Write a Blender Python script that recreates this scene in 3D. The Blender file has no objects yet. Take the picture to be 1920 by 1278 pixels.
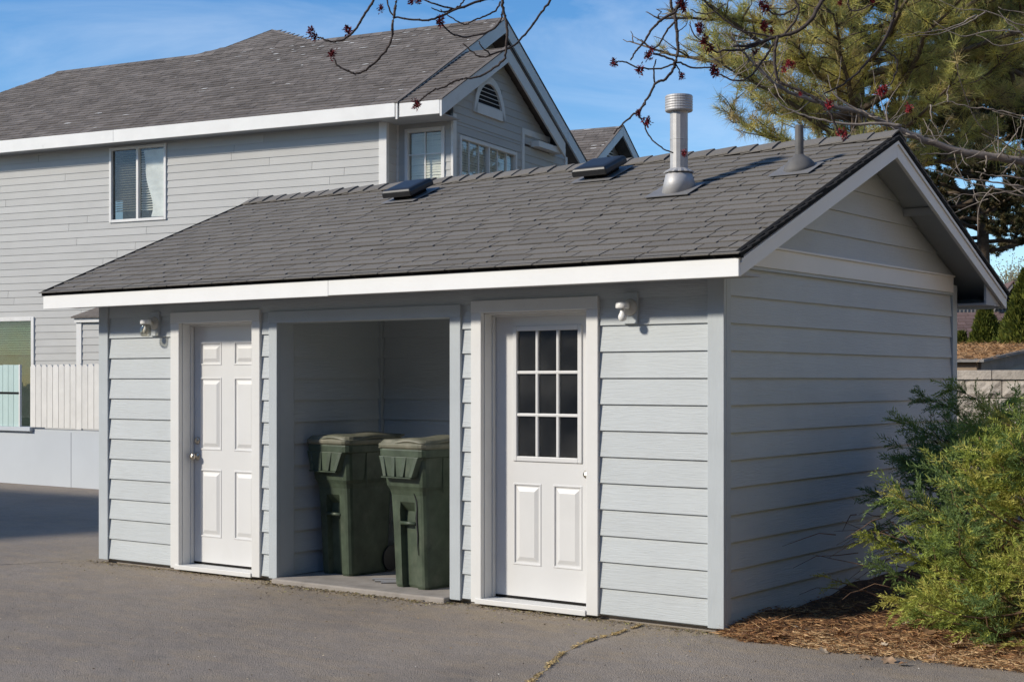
import bpy, math
import numpy as np
from mathutils import Matrix, Vector
R = math.radians
rng = np.random.default_rng(7)
scene = bpy.context.scene

# ------------------------------------------------------------------ camera
CAM = np.array([4.5524, -8.4168, 1.5984]); YAW = 0.6374; FPX = 2760.07; HY = 711.85
cam_data = bpy.data.cameras.new('camera'); cam = bpy.data.objects.new('camera', cam_data)
scene.collection.objects.link(cam); scene.camera = cam
cam_data.sensor_width = 36.0; cam_data.lens = 36.0 * FPX / 1920.0
cam_data.shift_y = (HY - 639.0) / 1920.0
cam_data.clip_start = 0.05; cam_data.clip_end = 2000
cam.location = CAM; cam.rotation_euler = (R(90), 0, YAW)

# ------------------------------------------------------------------ sky and sun
SUNV = Vector((-0.72, -1.0, 0.67)).normalized()          # towards the sun
world = bpy.data.worlds.new('World'); scene.world = world; world.use_nodes = True
wn = world.node_tree; wn.nodes.clear()
def wnode(t, **k):
    n = wn.nodes.new(t)
    for a, b in k.items(): setattr(n, a, b)
    return n
sky = wnode('ShaderNodeTexSky', sky_type='NISHITA', sun_disc=False)
sky.sun_elevation = math.asin(SUNV.z); sky.sun_rotation = math.atan2(SUNV.x, SUNV.y)
sky.altitude = 900; sky.air_density = 1.0; sky.dust_density = 0.25; sky.ozone_density = 3.0
tc = wnode('ShaderNodeTexCoord'); mp = wnode('ShaderNodeMapping'); mp.inputs['Scale'].default_value = (2.2, 2.2, 9.0)
mp.inputs['Rotation'].default_value = (0.25, 0.2, 0.5)
nz = wnode('ShaderNodeTexNoise'); nz.inputs['Scale'].default_value = 1.6; nz.inputs['Detail'].default_value = 7; nz.inputs['Roughness'].default_value = 0.6
nz.inputs['Distortion'].default_value = 0.7
ramp = wnode('ShaderNodeValToRGB'); ramp.color_ramp.elements[0].position = 0.46; ramp.color_ramp.elements[1].position = 0.86
ramp.color_ramp.elements[1].color = (0.34, 0.34, 0.34, 1)
mix = wnode('ShaderNodeMix', data_type='RGBA'); mix.inputs['B'].default_value = (6.5, 7.0, 7.6, 1)
sat = wnode('ShaderNodeHueSaturation'); sat.inputs['Saturation'].default_value = 1.26; sat.inputs['Hue'].default_value = 0.502
bg = wnode('ShaderNodeBackground'); bg.inputs['Strength'].default_value = 0.14; wout = wnode('ShaderNodeOutputWorld')
L = wn.links.new
L(tc.outputs['Generated'], mp.inputs['Vector']); L(mp.outputs[0], nz.inputs['Vector']); L(nz.outputs['Fac'], ramp.inputs[0])
L(ramp.outputs[0], mix.inputs['Factor']); L(sky.outputs[0], sat.inputs['Color']); L(sat.outputs[0], mix.inputs['A'])
L(mix.outputs['Result'], bg.inputs['Color']); L(bg.outputs[0], wout.inputs[0])
sl = bpy.data.lights.new('sun', 'SUN'); sl.energy = 3.75; sl.angle = R(4.5); sl.color = (1.0, 0.925, 0.80)
so = bpy.data.objects.new('sun', sl); scene.collection.objects.link(so)
so.rotation_euler = SUNV.to_track_quat('Z', 'Y').to_euler(); so.location = (-20, -20, 25)
vs = scene.view_settings; vs.view_transform = 'Standard'; vs.look = 'None'; vs.exposure = 0.22; vs.gamma = 1.0
vs.use_curve_mapping = False
scene.cycles.max_bounces = 6; scene.cycles.transparent_max_bounces = 12

# ------------------------------------------------------------------ helpers
c_, s_ = math.cos(YAW), math.sin(YAW)
RGT = np.array([c_, s_, 0.0]); FWD = np.array([-s_, c_, 0.0]); UPV = np.array([0, 0, 1.0])
def ray(x, y): return FWD + RGT * ((x - 960) / FPX) + UPV * ((HY - y) / FPX)
def at(x, y, D): return CAM + ray(x, y) * D
def onY(x, y, Y): d = ray(x, y); return CAM + d * ((Y - CAM[1]) / d[1])
def onZ(x, y, Z): d = ray(x, y); return CAM + d * ((Z - CAM[2]) / d[2])

WM = {}
I4 = Matrix.Identity(4)
def tag(o, label=None, cat=None, group=None, kind=None):
    if label: o['label'] = label
    if cat: o['category'] = cat
    if group: o['group'] = group
    if kind: o['kind'] = kind
    return o
def link(o, M=None, parent=None):
    scene.collection.objects.link(o); M = M or I4
    o.matrix_basis = M; WM[o.name] = M
    if parent is not None:
        o.parent = parent; o.matrix_parent_inverse = WM[parent.name].inverted()
    return o
def empty(name, loc=(0, 0, 0), rz=0.0, parent=None):
    o = bpy.data.objects.new(name, None); o.empty_display_size = 0.2
    return link(o, Matrix.Translation(loc) @ Matrix.Rotation(rz, 4, 'Z'), parent)
def T(x, y, z, rz=0.0): return Matrix.Translation((x, y, z)) @ Matrix.Rotation(rz, 4, 'Z')

class MB:
    def __init__(s): s.v = []; s.f = []; s.a = []
    def add(s, vs, fs, var=None):
        o = len(s.v); s.v += [tuple(p) for p in vs]
        for f in fs: s.f.append(tuple(i + o for i in f)); s.a.append(0.5 if var is None else var)
        return s
    def box(s, x0, x1, y0, y1, z0, z1, var=None):
        v = [(x0,y0,z0),(x1,y0,z0),(x1,y1,z0),(x0,y1,z0),(x0,y0,z1),(x1,y0,z1),(x1,y1,z1),(x0,y1,z1)]
        return s.add(v, [(0,3,2,1),(4,5,6,7),(0,1,5,4),(1,2,6,5),(2,3,7,6),(3,0,4,7)], var)
    def hexa(s, v, var=None):       # 8 corners, bottom ring then top ring
        return s.add(v, [(0,3,2,1),(4,5,6,7),(0,1,5,4),(1,2,6,5),(2,3,7,6),(3,0,4,7)], var)
    def prism(s, poly, d, var=None):  # planar polygon (3D) extruded by vector d
        n = len(poly); a = [Vector(p) for p in poly]; b = [p + Vector(d) for p in a]
        fs = [tuple(range(n))[::-1], tuple(range(n, 2*n))] + [(i, (i+1) % n, n+(i+1) % n, n+i) for i in range(n)]
        return s.add(a + b, fs, var)
    def rings(s, rs, cap0=True, cap1=True, var=None):
        n = len(rs[0]); vs = [p for r in rs for p in r]; fs = []
        for k in range(len(rs)-1):
            for i in range(n):
                j = (i+1) % n; fs.append((k*n+i, k*n+j, (k+1)*n+j, (k+1)*n+i))
        if cap0: fs.append(tuple(range(n))[::-1])
        if cap1: fs.append(tuple(range((len(rs)-1)*n, len(rs)*n)))
        return s.add(vs, fs, var)
    def lathe(s, prof, c=(0, 0, 0), n=20, axis='z', var=None):
        rs = []
        for r, h in prof:
            ring = []
            for i in range(n):
                a = 2*math.pi*i/n; x, y = r*math.cos(a), r*math.sin(a)
                if axis == 'z': p = (c[0]+x, c[1]+y, c[2]+h)
                else: p = (c[0]+x, c[1]-h, c[2]+y)        # axis -y
                ring.append(p)
            rs.append(ring)
        return s.rings(rs, var=var)
    def tube(s, pts, rad, n=6, var=None):
        pts = [Vector(p) for p in pts]; m = len(pts)
        if not hasattr(rad, '__len__'): rad = [rad]*m
        rs = []; up = Vector((0.13, 0.21, 0.97))
        for i, p in enumerate(pts):
            t = (pts[min(i+1, m-1)] - pts[max(i-1, 0)])
            if t.length < 1e-9: t = Vector((0, 0, 1))
            t.normalize(); a = t.cross(up)
            if a.length < 1e-3: a = t.cross(Vector((1, 0, 0)))
            a.normalize(); b = t.cross(a)
            rs.append([p + (a*math.cos(2*math.pi*k/n) + b*math.sin(2*math.pi*k/n))*rad[i] for k in range(n)])
        return s.rings(rs, var=var)
    def mesh(s, name, smooth=False):
        me = bpy.data.meshes.new(name); me.from_pydata([tuple(p) for p in s.v], [], s.f); me.update()
        at_ = me.attributes.new('var', 'FLOAT', 'FACE'); at_.data.foreach_set('value', s.a)
        if smooth: me.polygons.foreach_set('use_smooth', [True]*len(me.polygons))
        return me
    def build(s, name, mat, parent=None, M=None, smooth=False, bevel=0.0, kind=None):
        me = s.mesh(name, smooth); me.materials.append(mat)
        o = link(bpy.data.objects.new(name, me), M, parent)
        if bevel:
            b = o.modifiers.new('bevel', 'BEVEL'); b.width = bevel; b.segments = 2; b.limit_method = 'ANGLE'
        if kind: o['kind'] = kind
        return o
def box(name, d, mat, parent=None, M=None, bevel=0.0, **k):
    return MB().box(*d).build(name, mat, parent, M, bevel=bevel, **k)

def trisoup(name, V, C, mat, parent=None, kind=None):
    n = len(V); me = bpy.data.meshes.new(name)
    me.vertices.add(n*3); me.vertices.foreach_set('co', np.ascontiguousarray(V, dtype=np.float32).ravel())
    me.loops.add(n*3); me.loops.foreach_set('vertex_index', np.arange(n*3, dtype=np.int32))
    me.polygons.add(n); me.polygons.foreach_set('loop_start', np.arange(0, n*3, 3, dtype=np.int32))
    try: me.polygons.foreach_set('loop_total', np.full(n, 3, dtype=np.int32))
    except Exception: pass
    me.update(calc_edges=True)
    ca = me.attributes.new('Col', 'FLOAT_COLOR', 'FACE')
    ca.data.foreach_set('color', np.concatenate([C, np.ones((n, 1))], 1).astype(np.float32).ravel())
    me.materials.append(mat)
    o = link(bpy.data.objects.new(name, me), None, parent)
    if kind: o['kind'] = kind
    return o
def nrm(a): return a / np.maximum(np.linalg.norm(a, axis=-1, keepdims=True), 1e-9)
def needles(P, D, ln, w):
    """thin triangles from points P along unit dirs D"""
    n = len(P); side = nrm(np.cross(D, rng.normal(size=(n, 3))))
    ln = np.broadcast_to(np.asarray(ln, float), (n,)); w = np.broadcast_to(np.asarray(w, float), (n,))
    return np.stack([P - side*(w/2)[:, None], P + side*(w/2)[:, None], P + D*ln[:, None]], 1)
def leaves(P, D, ln, w):
    """rhombic leaf pairs -> 2 tris each"""
    n = len(P); side = nrm(np.cross(D, rng.normal(size=(n, 3))))
    ln = np.broadcast_to(np.asarray(ln, float), (n,))[:, None]; w = np.broadcast_to(np.asarray(w, float), (n,))[:, None]
    m = P + D*ln*0.5
    a = np.stack([P, m + side*w/2, P + D*ln], 1); b = np.stack([P, P + D*ln, m - side*w/2], 1)
    return np.concatenate([a, b], 0)
def catmull(pts, k=6):
    P = [np.array(p, float) for p in pts]
    if len(P) < 3: return P
    P = [2*P[0]-P[1]] + P + [2*P[-1]-P[-2]]; out = []
    for i in range(1, len(P)-2):
        for j in range(k):
            t = j/k
            out.append(0.5*((2*P[i]) + (-P[i-1]+P[i+1])*t + (2*P[i-1]-5*P[i]+4*P[i+1]-P[i+2])*t*t + (-P[i-1]+3*P[i]-3*P[i+1]+P[i+2])*t**3))
    out.append(P[-2]); return out

# ------------------------------------------------------------------ materials
def mat(name, col, rough=0.6, spec=0.3, metal=0.0, var=0.0, vscale=3.0, bump=0.0, bscale=60.0, stretch=(1, 1, 1),
        attr=0.0, bdist=0.003, grain=None, rnd=0.0, col2=None, detail=6.0, dist=0.0, world=False, blotch=None):
    m = bpy.data.materials.new(name); m.use_nodes = True; nt = m.node_tree; N = nt.nodes; K = nt.links.new
    b = N['Principled BSDF']; b.inputs['Roughness'].default_value = rough; b.inputs['Metallic'].default_value = metal
    b.inputs['Specular IOR Level'].default_value = spec
    oi = N.new('ShaderNodeObjectInfo')
    if world:
        g = N.new('ShaderNodeNewGeometry'); src = g.outputs['Position']
    else:
        t = N.new('ShaderNodeTexCoord'); ad = N.new('ShaderNodeVectorMath'); ad.operation = 'ADD'
        sc = N.new('ShaderNodeVectorMath'); sc.operation = 'SCALE'; sc.inputs[0].default_value = (37.0, 53.0, 29.0)
        K(oi.outputs['Random'], sc.inputs['Scale']); K(t.outputs['Object'], ad.inputs[0]); K(sc.outputs[0], ad.inputs[1]); src = ad.outputs[0]
    col = tuple(col) + (1,)
    last = None
    if var or col2 or attr or rnd or blotch:
        v = N.new('ShaderNodeTexNoise'); v.inputs['Scale'].default_value = vscale; v.inputs['Detail'].default_value = detail
        v.inputs['Roughness'].default_value = 0.62
        K(src, v.inputs['Vector'])
        mx = N.new('ShaderNodeMix'); mx.data_type = 'RGBA'
        c2 = tuple(col2) + (1,) if col2 else tuple(max(0, c*(1-var)) for c in col[:3]) + (1,)
        c1 = col if col2 else tuple(min(1, c*(1+var)) for c in col[:3]) + (1,)
        mx.inputs['A'].default_value = c2; mx.inputs['B'].default_value = c1
        rp = N.new('ShaderNodeValToRGB'); rp.color_ramp.elements[0].position = 0.3; rp.color_ramp.elements[1].position = 0.7
        K(v.outputs['Fac'], rp.inputs[0]); K(rp.outputs[0], mx.inputs['Factor']); last = mx.outputs['Result']
        if blotch:                                   # (colour, scale, threshold low, high, amount)
            bc, bs, lo, hi, amt = blotch
            w = N.new('ShaderNodeTexNoise'); w.inputs['Scale'].default_value = bs; w.inputs['Detail'].default_value = 8; w.inputs['Roughness'].default_value = 0.65
            K(src, w.inputs['Vector']); r2 = N.new('ShaderNodeMapRange'); r2.inputs[1].default_value = lo; r2.inputs[2].default_value = hi
            r2.inputs[4].default_value = amt; K(w.outputs['Fac'], r2.inputs[0])
            m2 = N.new('ShaderNodeMix'); m2.data_type = 'RGBA'; m2.inputs['B'].default_value = tuple(bc) + (1,)
            K(r2.outputs[0], m2.inputs['Factor']); K(last, m2.inputs['A']); last = m2.outputs['Result']
        if attr or rnd:
            h = N.new('ShaderNodeHueSaturation'); mr = N.new('ShaderNodeMapRange')
            amt = attr or rnd; mr.inputs[3].default_value = 1-amt; mr.inputs[4].default_value = 1+amt
            if attr:
                an = N.new('ShaderNodeAttribute'); an.attribute_name = 'var'; K(an.outputs['Fac'], mr.inputs[0])
            else: K(oi.outputs['Random'], mr.inputs[0])
            K(mr.outputs[0], h.inputs['Value']); K(last, h.inputs['Color']); last = h.outputs[0]
        K(last, b.inputs['Base Color'])
    else: b.inputs['Base Color'].default_value = col
    if bump:
        mpn = N.new('ShaderNodeMapping'); mpn.inputs['Scale'].default_value = stretch; K(src, mpn.inputs['Vector'])
        n2 = N.new('ShaderNodeTexNoise'); n2.inputs['Scale'].default_value = bscale; n2.inputs['Detail'].default_value = 4
        n2.inputs['Distortion'].default_value = dist; K(mpn.outputs[0], n2.inputs['Vector'])
        bp = N.new('ShaderNodeBump'); bp.inputs['Strength'].default_value = bump; bp.inputs['Distance'].default_value = bdist
        K(n2.outputs['Fac'], bp.inputs['Height']); K(bp.outputs[0], b.inputs['Normal'])
    return m
def foliage_mat(name, trans=0.3, rough=0.55, mult=1.0):
    m = bpy.data.materials.new(name); m.use_nodes = True; nt = m.node_tree; N = nt.nodes; K = nt.links.new
    b = N['Principled BSDF']; b.inputs['Roughness'].default_value = rough; b.inputs['Specular IOR Level'].default_value = 0.25
    a = N.new('ShaderNodeAttribute'); a.attribute_name = 'Col'
    tr = N.new('ShaderNodeBsdfTranslucent'); ms = N.new('ShaderNodeMixShader'); ms.inputs[0].default_value = trans
    K(a.outputs['Color'], b.inputs['Base Color']); K(a.outputs['Color'], tr.inputs['Color'])
    K(b.outputs[0], ms.inputs[1]); K(tr.outputs[0], ms.inputs[2]); K(ms.outputs[0], N['Material Output'].inputs['Surface'])
    return m
def glass_mat(name, tint=(1, 1, 1), refl=1.0):
    m = bpy.data.materials.new(name); m.use_nodes = True; nt = m.node_tree; N = nt.nodes; K = nt.links.new
    N.remove(N['Principled BSDF'])
    tp = N.new('ShaderNodeBsdfTransparent'); tp.inputs['Color'].default_value = tuple(tint) + (1,)
    gl = N.new('ShaderNodeBsdfGlossy'); gl.inputs['Roughness'].default_value = 0.02
    t = N.new('ShaderNodeTexCoord'); nn = N.new('ShaderNodeTexNoise'); nn.inputs['Scale'].default_value = 1.7
    bp = N.new('ShaderNodeBump'); bp.inputs['Strength'].default_value = 0.12; bp.inputs['Distance'].default_value = 0.02
    K(t.outputs['Object'], nn.inputs['Vector']); K(nn.outputs['Fac'], bp.inputs['Height']); K(bp.outputs[0], gl.inputs['Normal'])
    fr = N.new('ShaderNodeFresnel'); gm = N.new('ShaderNodeNewGeometry'); ir = N.new('ShaderNodeMapRange')
    ir.inputs[3].default_value = 1.5; ir.inputs[4].default_value = 1/1.5; K(gm.outputs['Backfacing'], ir.inputs[0]); K(ir.outputs[0], fr.inputs['IOR'])
    mu = N.new('ShaderNodeMath'); mu.operation = 'MULTIPLY'; mu.inputs[1].default_value = 1.7*refl; mu.use_clamp = True
    ms = N.new('ShaderNodeMixShader'); K(fr.outputs[0], mu.inputs[0]); K(mu.outputs[0], ms.inputs[0])
    K(tp.outputs[0], ms.inputs[1]); K(gl.outputs[0], ms.inputs[2])
    df = N.new('ShaderNodeBsdfDiffuse'); df.inputs['Color'].default_value = (0.35, 0.34, 0.32, 1); md = N.new('ShaderNodeMixShader')      # pale diffuse film painting grey glare over the panes
    dn = N.new('ShaderNodeTexNoise'); dn.inputs['Scale'].default_value = 3.0; dn.inputs['Detail'].default_value = 6; K(t.outputs['Object'], dn.inputs['Vector'])
    dr = N.new('ShaderNodeMapRange'); dr.inputs[1].default_value = 0.35; dr.inputs[2].default_value = 0.7; dr.inputs[3].default_value = 0.02; dr.inputs[4].default_value = 0.09
    K(dn.outputs['Fac'], dr.inputs[0]); K(dr.outputs[0], md.inputs[0]); K(ms.outputs[0], md.inputs[1]); K(df.outputs[0], md.inputs[2]); K(md.outputs[0], N['Material Output'].inputs['Surface'])
    return m
M = {}
# painted fibre-cement lap siding: long pressed wood grain along the board's own x axis
M['siding'] = mat('siding_paint', (0.490, 0.520, 0.530), 0.62, 0.25, var=0.05, vscale=1.6, bump=0.75, bscale=1.0, stretch=(5, 30, 85), bdist=0.005, rnd=0.03, dist=1.6, blotch=((0.40, 0.40, 0.395), 1.1, 0.55, 0.85, 0.35))
M['sidetrim'] = mat('siding_trim_paint', (0.445, 0.478, 0.495), 0.6, 0.25, var=0.04, vscale=4, bump=0.45, bscale=1.0, stretch=(70, 70, 6), bdist=0.004, dist=1.0)
M['white'] = mat('white_trim_paint', (0.68, 0.675, 0.655), 0.5, 0.35, blotch=((0.50, 0.48, 0.44), 2.6, 0.58, 0.85, 0.4), var=0.025, vscale=5, bump=0.2, bscale=1.0, stretch=(60, 60, 8), bdist=0.002)
M['fascia'] = mat('white_fascia_paint', (0.80, 0.80, 0.785), 0.5, 0.3, var=0.03, vscale=2.5, bump=0.2, bscale=1.0, stretch=(6, 60, 60), bdist=0.002)
M['rake'] = mat('pale_grey_rake_paint', (0.76, 0.745, 0.72), 0.55, 0.3, var=0.03, vscale=2.5)
M['door'] = mat('white_door_paint', (0.64, 0.638, 0.63), 0.4, 0.35, var=0.03, vscale=2.2, blotch=((0.52, 0.50, 0.47), 1.8, 0.58, 0.9, 0.35))
M['shingle'] = mat('asphalt_shingle', (0.182, 0.167, 0.149), 0.9, 0.15, var=0.20, vscale=110, bump=0.6, bscale=420, bdist=0.002, attr=0.09, detail=3, world=True)
M['shingle_old'] = mat('old_asphalt_shingle', (0.160, 0.139, 0.124), 0.92, 0.12, var=0.2, vscale=9, bump=0.5, bscale=200, bdist=0.003, attr=0.20, detail=5, world=True,
                       blotch=((0.30, 0.27, 0.25), 0.9, 0.5, 0.8, 0.45))
M['moss_white'] = mat('lichen_patch', (0.55, 0.53, 0.50), 0.9, 0.1, var=0.2, vscale=30)
M['drip'] = mat('dark_drip_edge', (0.016, 0.015, 0.014), 0.85, 0.1)
M['soffit'] = mat('soffit_paint', (0.42, 0.43, 0.44), 0.7, 0.2, var=0.05)
M['galv'] = mat('galvanised_metal', (0.44, 0.43, 0.42), 0.55, 0.4, metal=0.35, var=0.12, vscale=14, bump=0.1, bscale=9)
M['pvc'] = mat('grey_painted_pipe', (0.125, 0.12, 0.115), 0.6, 0.3, var=0.15, vscale=12)
M['flash'] = mat('grey_flashing', (0.25, 0.24, 0.23), 0.5, 0.4, metal=0.3, var=0.1, vscale=10)
M['black'] = mat('black_plastic', (0.018, 0.018, 0.019), 0.38, 0.5, var=0.15, vscale=9)
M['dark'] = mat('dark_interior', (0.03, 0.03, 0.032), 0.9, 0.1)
M['nickel'] = mat('worn_nickel', (0.52, 0.47, 0.40), 0.3, 0.5, metal=0.9, var=0.1, vscale=30)
M['lampw'] = mat('white_lamp_enamel', (0.78, 0.77, 0.74), 0.35, 0.45)
M['lampcream'] = mat('cream_lamp_plate', (0.55, 0.53, 0.48), 0.45, 0.4, var=0.15, vscale=20)
M['bin'] = mat('dark_green_bin_plastic', (0.053, 0.072, 0.046), 0.45, 0.4, var=0.35, vscale=7, bump=0.12, bscale=120, bdist=0.001,
               blotch=((0.17, 0.18, 0.13), 4.0, 0.52, 0.80, 0.45), detail=8)
M['binlid'] = mat('sun_bleached_bin_lid', (0.23, 0.215, 0.16), 0.5, 0.4, var=0.18, vscale=6, col2=(0.10, 0.105, 0.072))
M['conc'] = mat('old_concrete', (0.31, 0.28, 0.25), 0.9, 0.15, var=0.2, vscale=6, bump=0.4, bscale=150, bdist=0.003)
M['rod'] = mat('steel_rod', (0.36, 0.35, 0.34), 0.5, 0.5, metal=0.3)
M['hsiding'] = mat('house_siding_paint', (0.475, 0.465, 0.44), 0.65, 0.22, var=0.06, vscale=0.9, rnd=0.03, bump=0.25, bscale=1.0, stretch=(4, 30, 70), bdist=0.003, dist=1.0)
M['hgable'] = M['hsiding']
M['htrim'] = mat('house_trim_paint', (0.72, 0.70, 0.665), 0.55, 0.3, var=0.05, vscale=3, blotch=((0.45, 0.42, 0.37), 2.0, 0.6, 0.75, 0.35))
M['hfascia'] = mat('house_fascia_paint', (0.78, 0.76, 0.72), 0.55, 0.3, var=0.05, vscale=2.5, blotch=((0.35, 0.32, 0.28), 3.5, 0.64, 0.76, 0.5))
M['lowwall'] = mat('painted_low_wall', (0.50, 0.53, 0.56), 0.7, 0.2, var=0.03, vscale=1.2, bump=0.15, bscale=60)
M['fence'] = mat('white_fence_paint', (0.68, 0.66, 0.62), 0.6, 0.25, var=0.07, vscale=4, rnd=0.05, bump=0.3, bscale=1.0, stretch=(40, 40, 3), bdist=0.003)
M['mint'] = mat('mint_reflection_tint', (0.46, 0.58, 0.55), 0.55, 0.3, var=0.05, vscale=4, rnd=0.05)  # tint of the white fence mirrored in green glass
M['blind'] = mat('window_blind', (0.80, 0.77, 0.66), 0.6, 0.2)
M['reflection_curtain'] = mat('white_reflection_curtain', (0.80, 0.79, 0.75), 0.8, 0.1, var=0.15, vscale=4)
M['glass'] = glass_mat('window_glass', (0.96, 0.97, 0.96), 0.55)
M['greenroom'] = mat('green_room', (0.15, 0.18, 0.16), 0.8, 0.1, var=0.2, vscale=0.8)
M['glassdim'] = glass_mat('screened_glass', (0.62, 0.62, 0.60), 0.75)
M['greenglass'] = glass_mat('green_tinted_glass', (0.58, 0.68, 0.62), 0.9)
M['doorglass'] = glass_mat('door_glass', (0.55, 0.56, 0.57), 1.8)
M['jar'] = glass_mat('jar_glass', (0.86, 0.84, 0.76), 2.2)
M['mulch'] = mat('needle_mulch', (0.19, 0.105, 0.06), 0.95, 0.1, var=0.4, vscale=18, bump=1.0, bscale=60, bdist=0.02, col2=(0.06, 0.035, 0.024))
M['bark'] = mat('pine_bark', (0.13, 0.10, 0.075), 0.95, 0.1, var=0.35, vscale=14, bump=1.0, bscale=25, bdist=0.02)
M['twig'] = mat('maple_twig_bark', (0.075, 0.060, 0.055), 0.8, 0.2, var=0.35, vscale=25, bump=0.5, bscale=90, bdist=0.003)
M['palebark'] = mat('pale_grey_bark', (0.36, 0.30, 0.245), 0.85, 0.15, var=0.35, vscale=10, bump=0.6, bscale=50, bdist=0.006, col2=(0.17, 0.14, 0.12))
M['junbark'] = mat('juniper_bark', (0.20, 0.125, 0.085), 0.9, 0.1, var=0.35, vscale=20)
M['fol'] = foliage_mat('foliage', 0.30)
M['needle'] = foliage_mat('needles', 0.36, 0.5)
M['dry'] = foliage_mat('dry_litter', 0.12, 0.9)
M['petal'] = foliage_mat('maple_flower', 0.2, 0.6)
M['block'] = mat('split_face_block', (0.36, 0.32, 0.275), 0.95, 0.1, var=0.25, vscale=10, bump=0.8, bscale=45, bdist=0.01, rnd=0.08)
M['mortar'] = mat('mortar', (0.25, 0.235, 0.21), 0.95, 0.1, var=0.1)
M['wood'] = mat('weathered_wood', (0.33, 0.25, 0.18), 0.85, 0.15, var=0.3, vscale=2.0, bump=0.5, bscale=1.0, stretch=(4, 40, 50), bdist=0.004, col2=(0.17, 0.125, 0.09))
M['greywood'] = mat('grey_weathered_wood', (0.25, 0.235, 0.22), 0.9, 0.1, var=0.2, vscale=4)
M['brownroof'] = mat('brown_roof_shingle', (0.155, 0.105, 0.095), 0.9, 0.1, attr=0.2, var=0.15, vscale=4)
M['farwall'] = mat('far_house_wall', (0.28, 0.28, 0.27), 0.8, 0.2, var=0.05)
M['soil'] = mat('raised_soil', (0.10, 0.08, 0.055), 0.95, 0.1, var=0.4, vscale=2)

# asphalt
def asphalt():
    m = bpy.data.materials.new('worn_asphalt'); m.use_nodes = True; nt = m.node_tree; N = nt.nodes; K = nt.links.new
    b = N['Principled BSDF']; b.inputs['Roughness'].default_value = 0.88; b.inputs['Specular IOR Level'].default_value = 0.2
    g = N.new('ShaderNodeNewGeometry')
    def noise(s, d=6, r=0.6, st=None):
        n = N.new('ShaderNodeTexNoise'); n.inputs['Scale'].default_value = s; n.inputs['Detail'].default_value = d; n.inputs['Roughness'].default_value = r
        if st:
            q = N.new('ShaderNodeMapping'); q.inputs['Scale'].default_value = st; K(g.outputs['Position'], q.inputs['Vector']); K(q.outputs[0], n.inputs['Vector'])
        else: K(g.outputs['Position'], n.inputs['Vector'])
        return n.outputs['Fac']
    def mixc(f, a, b_):
        x = N.new('ShaderNodeMix'); x.data_type = 'RGBA'; K(f, x.inputs['Factor'])
        for sck, v in (('A', a), ('B', b_)):
            if isinstance(v, tuple): x.inputs[sck].default_value = v + (1,)
            else: K(v, x.inputs[sck])
        return x.outputs['Result']
    def rmp(f, lo, hi, o0=0.0, o1=1.0):
        x = N.new('ShaderNodeMapRange'); x.inputs[1].default_value = lo; x.inputs[2].default_value = hi; x.inputs[3].default_value = o0; x.inputs[4].default_value = o1
        K(f, x.inputs[0]); return x.outputs[0]
    c = mixc(rmp(noise(0.55, 5), 0.35, 0.65), (0.255, 0.218, 0.186), (0.355, 0.306, 0.260))
    c = mixc(rmp(noise(2.6, 6, 0.65, (1, 2.2, 1)), 0.45, 0.70, 0, 0.65), c, (0.375, 0.300, 0.215))
    c = mixc(rmp(noise(1.1, 7, 0.7), 0.53, 0.72, 0, 0.65), c, (0.19, 0.168, 0.150))
    sx = N.new('ShaderNodeSeparateXYZ'); K(g.outputs['Position'], sx.inputs[0])
    dm = N.new('ShaderNodeMath'); dm.operation = 'MULTIPLY'; K(rmp(sx.outputs['Y'], -0.75, -0.08), dm.inputs[0]); K(rmp(noise(4.5, 7, 0.65, (0.6, 1.2, 1)), 0.36, 0.62, 0, 0.8), dm.inputs[1])
    dm2 = N.new('ShaderNodeMath'); dm2.operation = 'MULTIPLY'; K(dm.outputs[0], dm2.inputs[0]); K(rmp(sx.outputs['X'], -7.6, -6.2), dm2.inputs[1])
    dm3 = N.new('ShaderNodeMath'); dm3.operation = 'MULTIPLY'; K(dm2.outputs[0], dm3.inputs[0]); K(rmp(sx.outputs['X'], 1.2, 0.2), dm3.inputs[1])
    c = mixc(dm3.outputs[0], c, (0.36, 0.29, 0.20))                # blown dirt caught along the shed base
    c = mixc(rmp(noise(0.9, 8, 0.72, (1.3, 1, 1)), 0.60, 0.70, 0, 0.45), c, (0.145, 0.130, 0.120))   # oil and tyre stains
    vor = N.new('ShaderNodeTexVoronoi'); vor.inputs['Scale'].default_value = 115; K(g.outputs['Position'], vor.inputs['Vector'])
    c2 = mixc(rmp(vor.outputs['Distance'], 0.1, 0.75), (1.35, 1.33, 1.3), (0.55, 0.55, 0.55))
    mu = N.new('ShaderNodeMix'); mu.data_type = 'RGBA'; mu.blend_type = 'MULTIPLY'; mu.inputs['Factor'].default_value = 0.75; K(c, mu.inputs['A']); K(c2, mu.inputs['B'])
    sp = rmp(noise(95, 2, 0.5), 0.735, 0.76)                      # light aggregate specks
    c = mixc(sp, mu.outputs['Result'], (0.42, 0.39, 0.35))
    K(c, b.inputs['Base Color'])
    bp = N.new('ShaderNodeBump'); bp.inputs['Strength'].default_value = 0.7; bp.inputs['Distance'].default_value = 0.006
    bp2 = N.new('ShaderNodeBump'); bp2.inputs['Strength'].default_value = 0.25; bp2.inputs['Distance'].default_value = 0.08
    K(noise(3.0, 4), bp2.inputs['Height']); K(bp2.outputs[0], bp.inputs['Normal'])
    inv = N.new('ShaderNodeMath'); inv.operation = 'SUBTRACT'; inv.inputs[0].default_value = 1.0; K(vor.outputs['Distance'], inv.inputs[1])
    K(inv.outputs[0], bp.inputs['Height']); K(bp.outputs[0], b.inputs['Normal'])
    return m
M['asphalt'] = asphalt()

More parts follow.
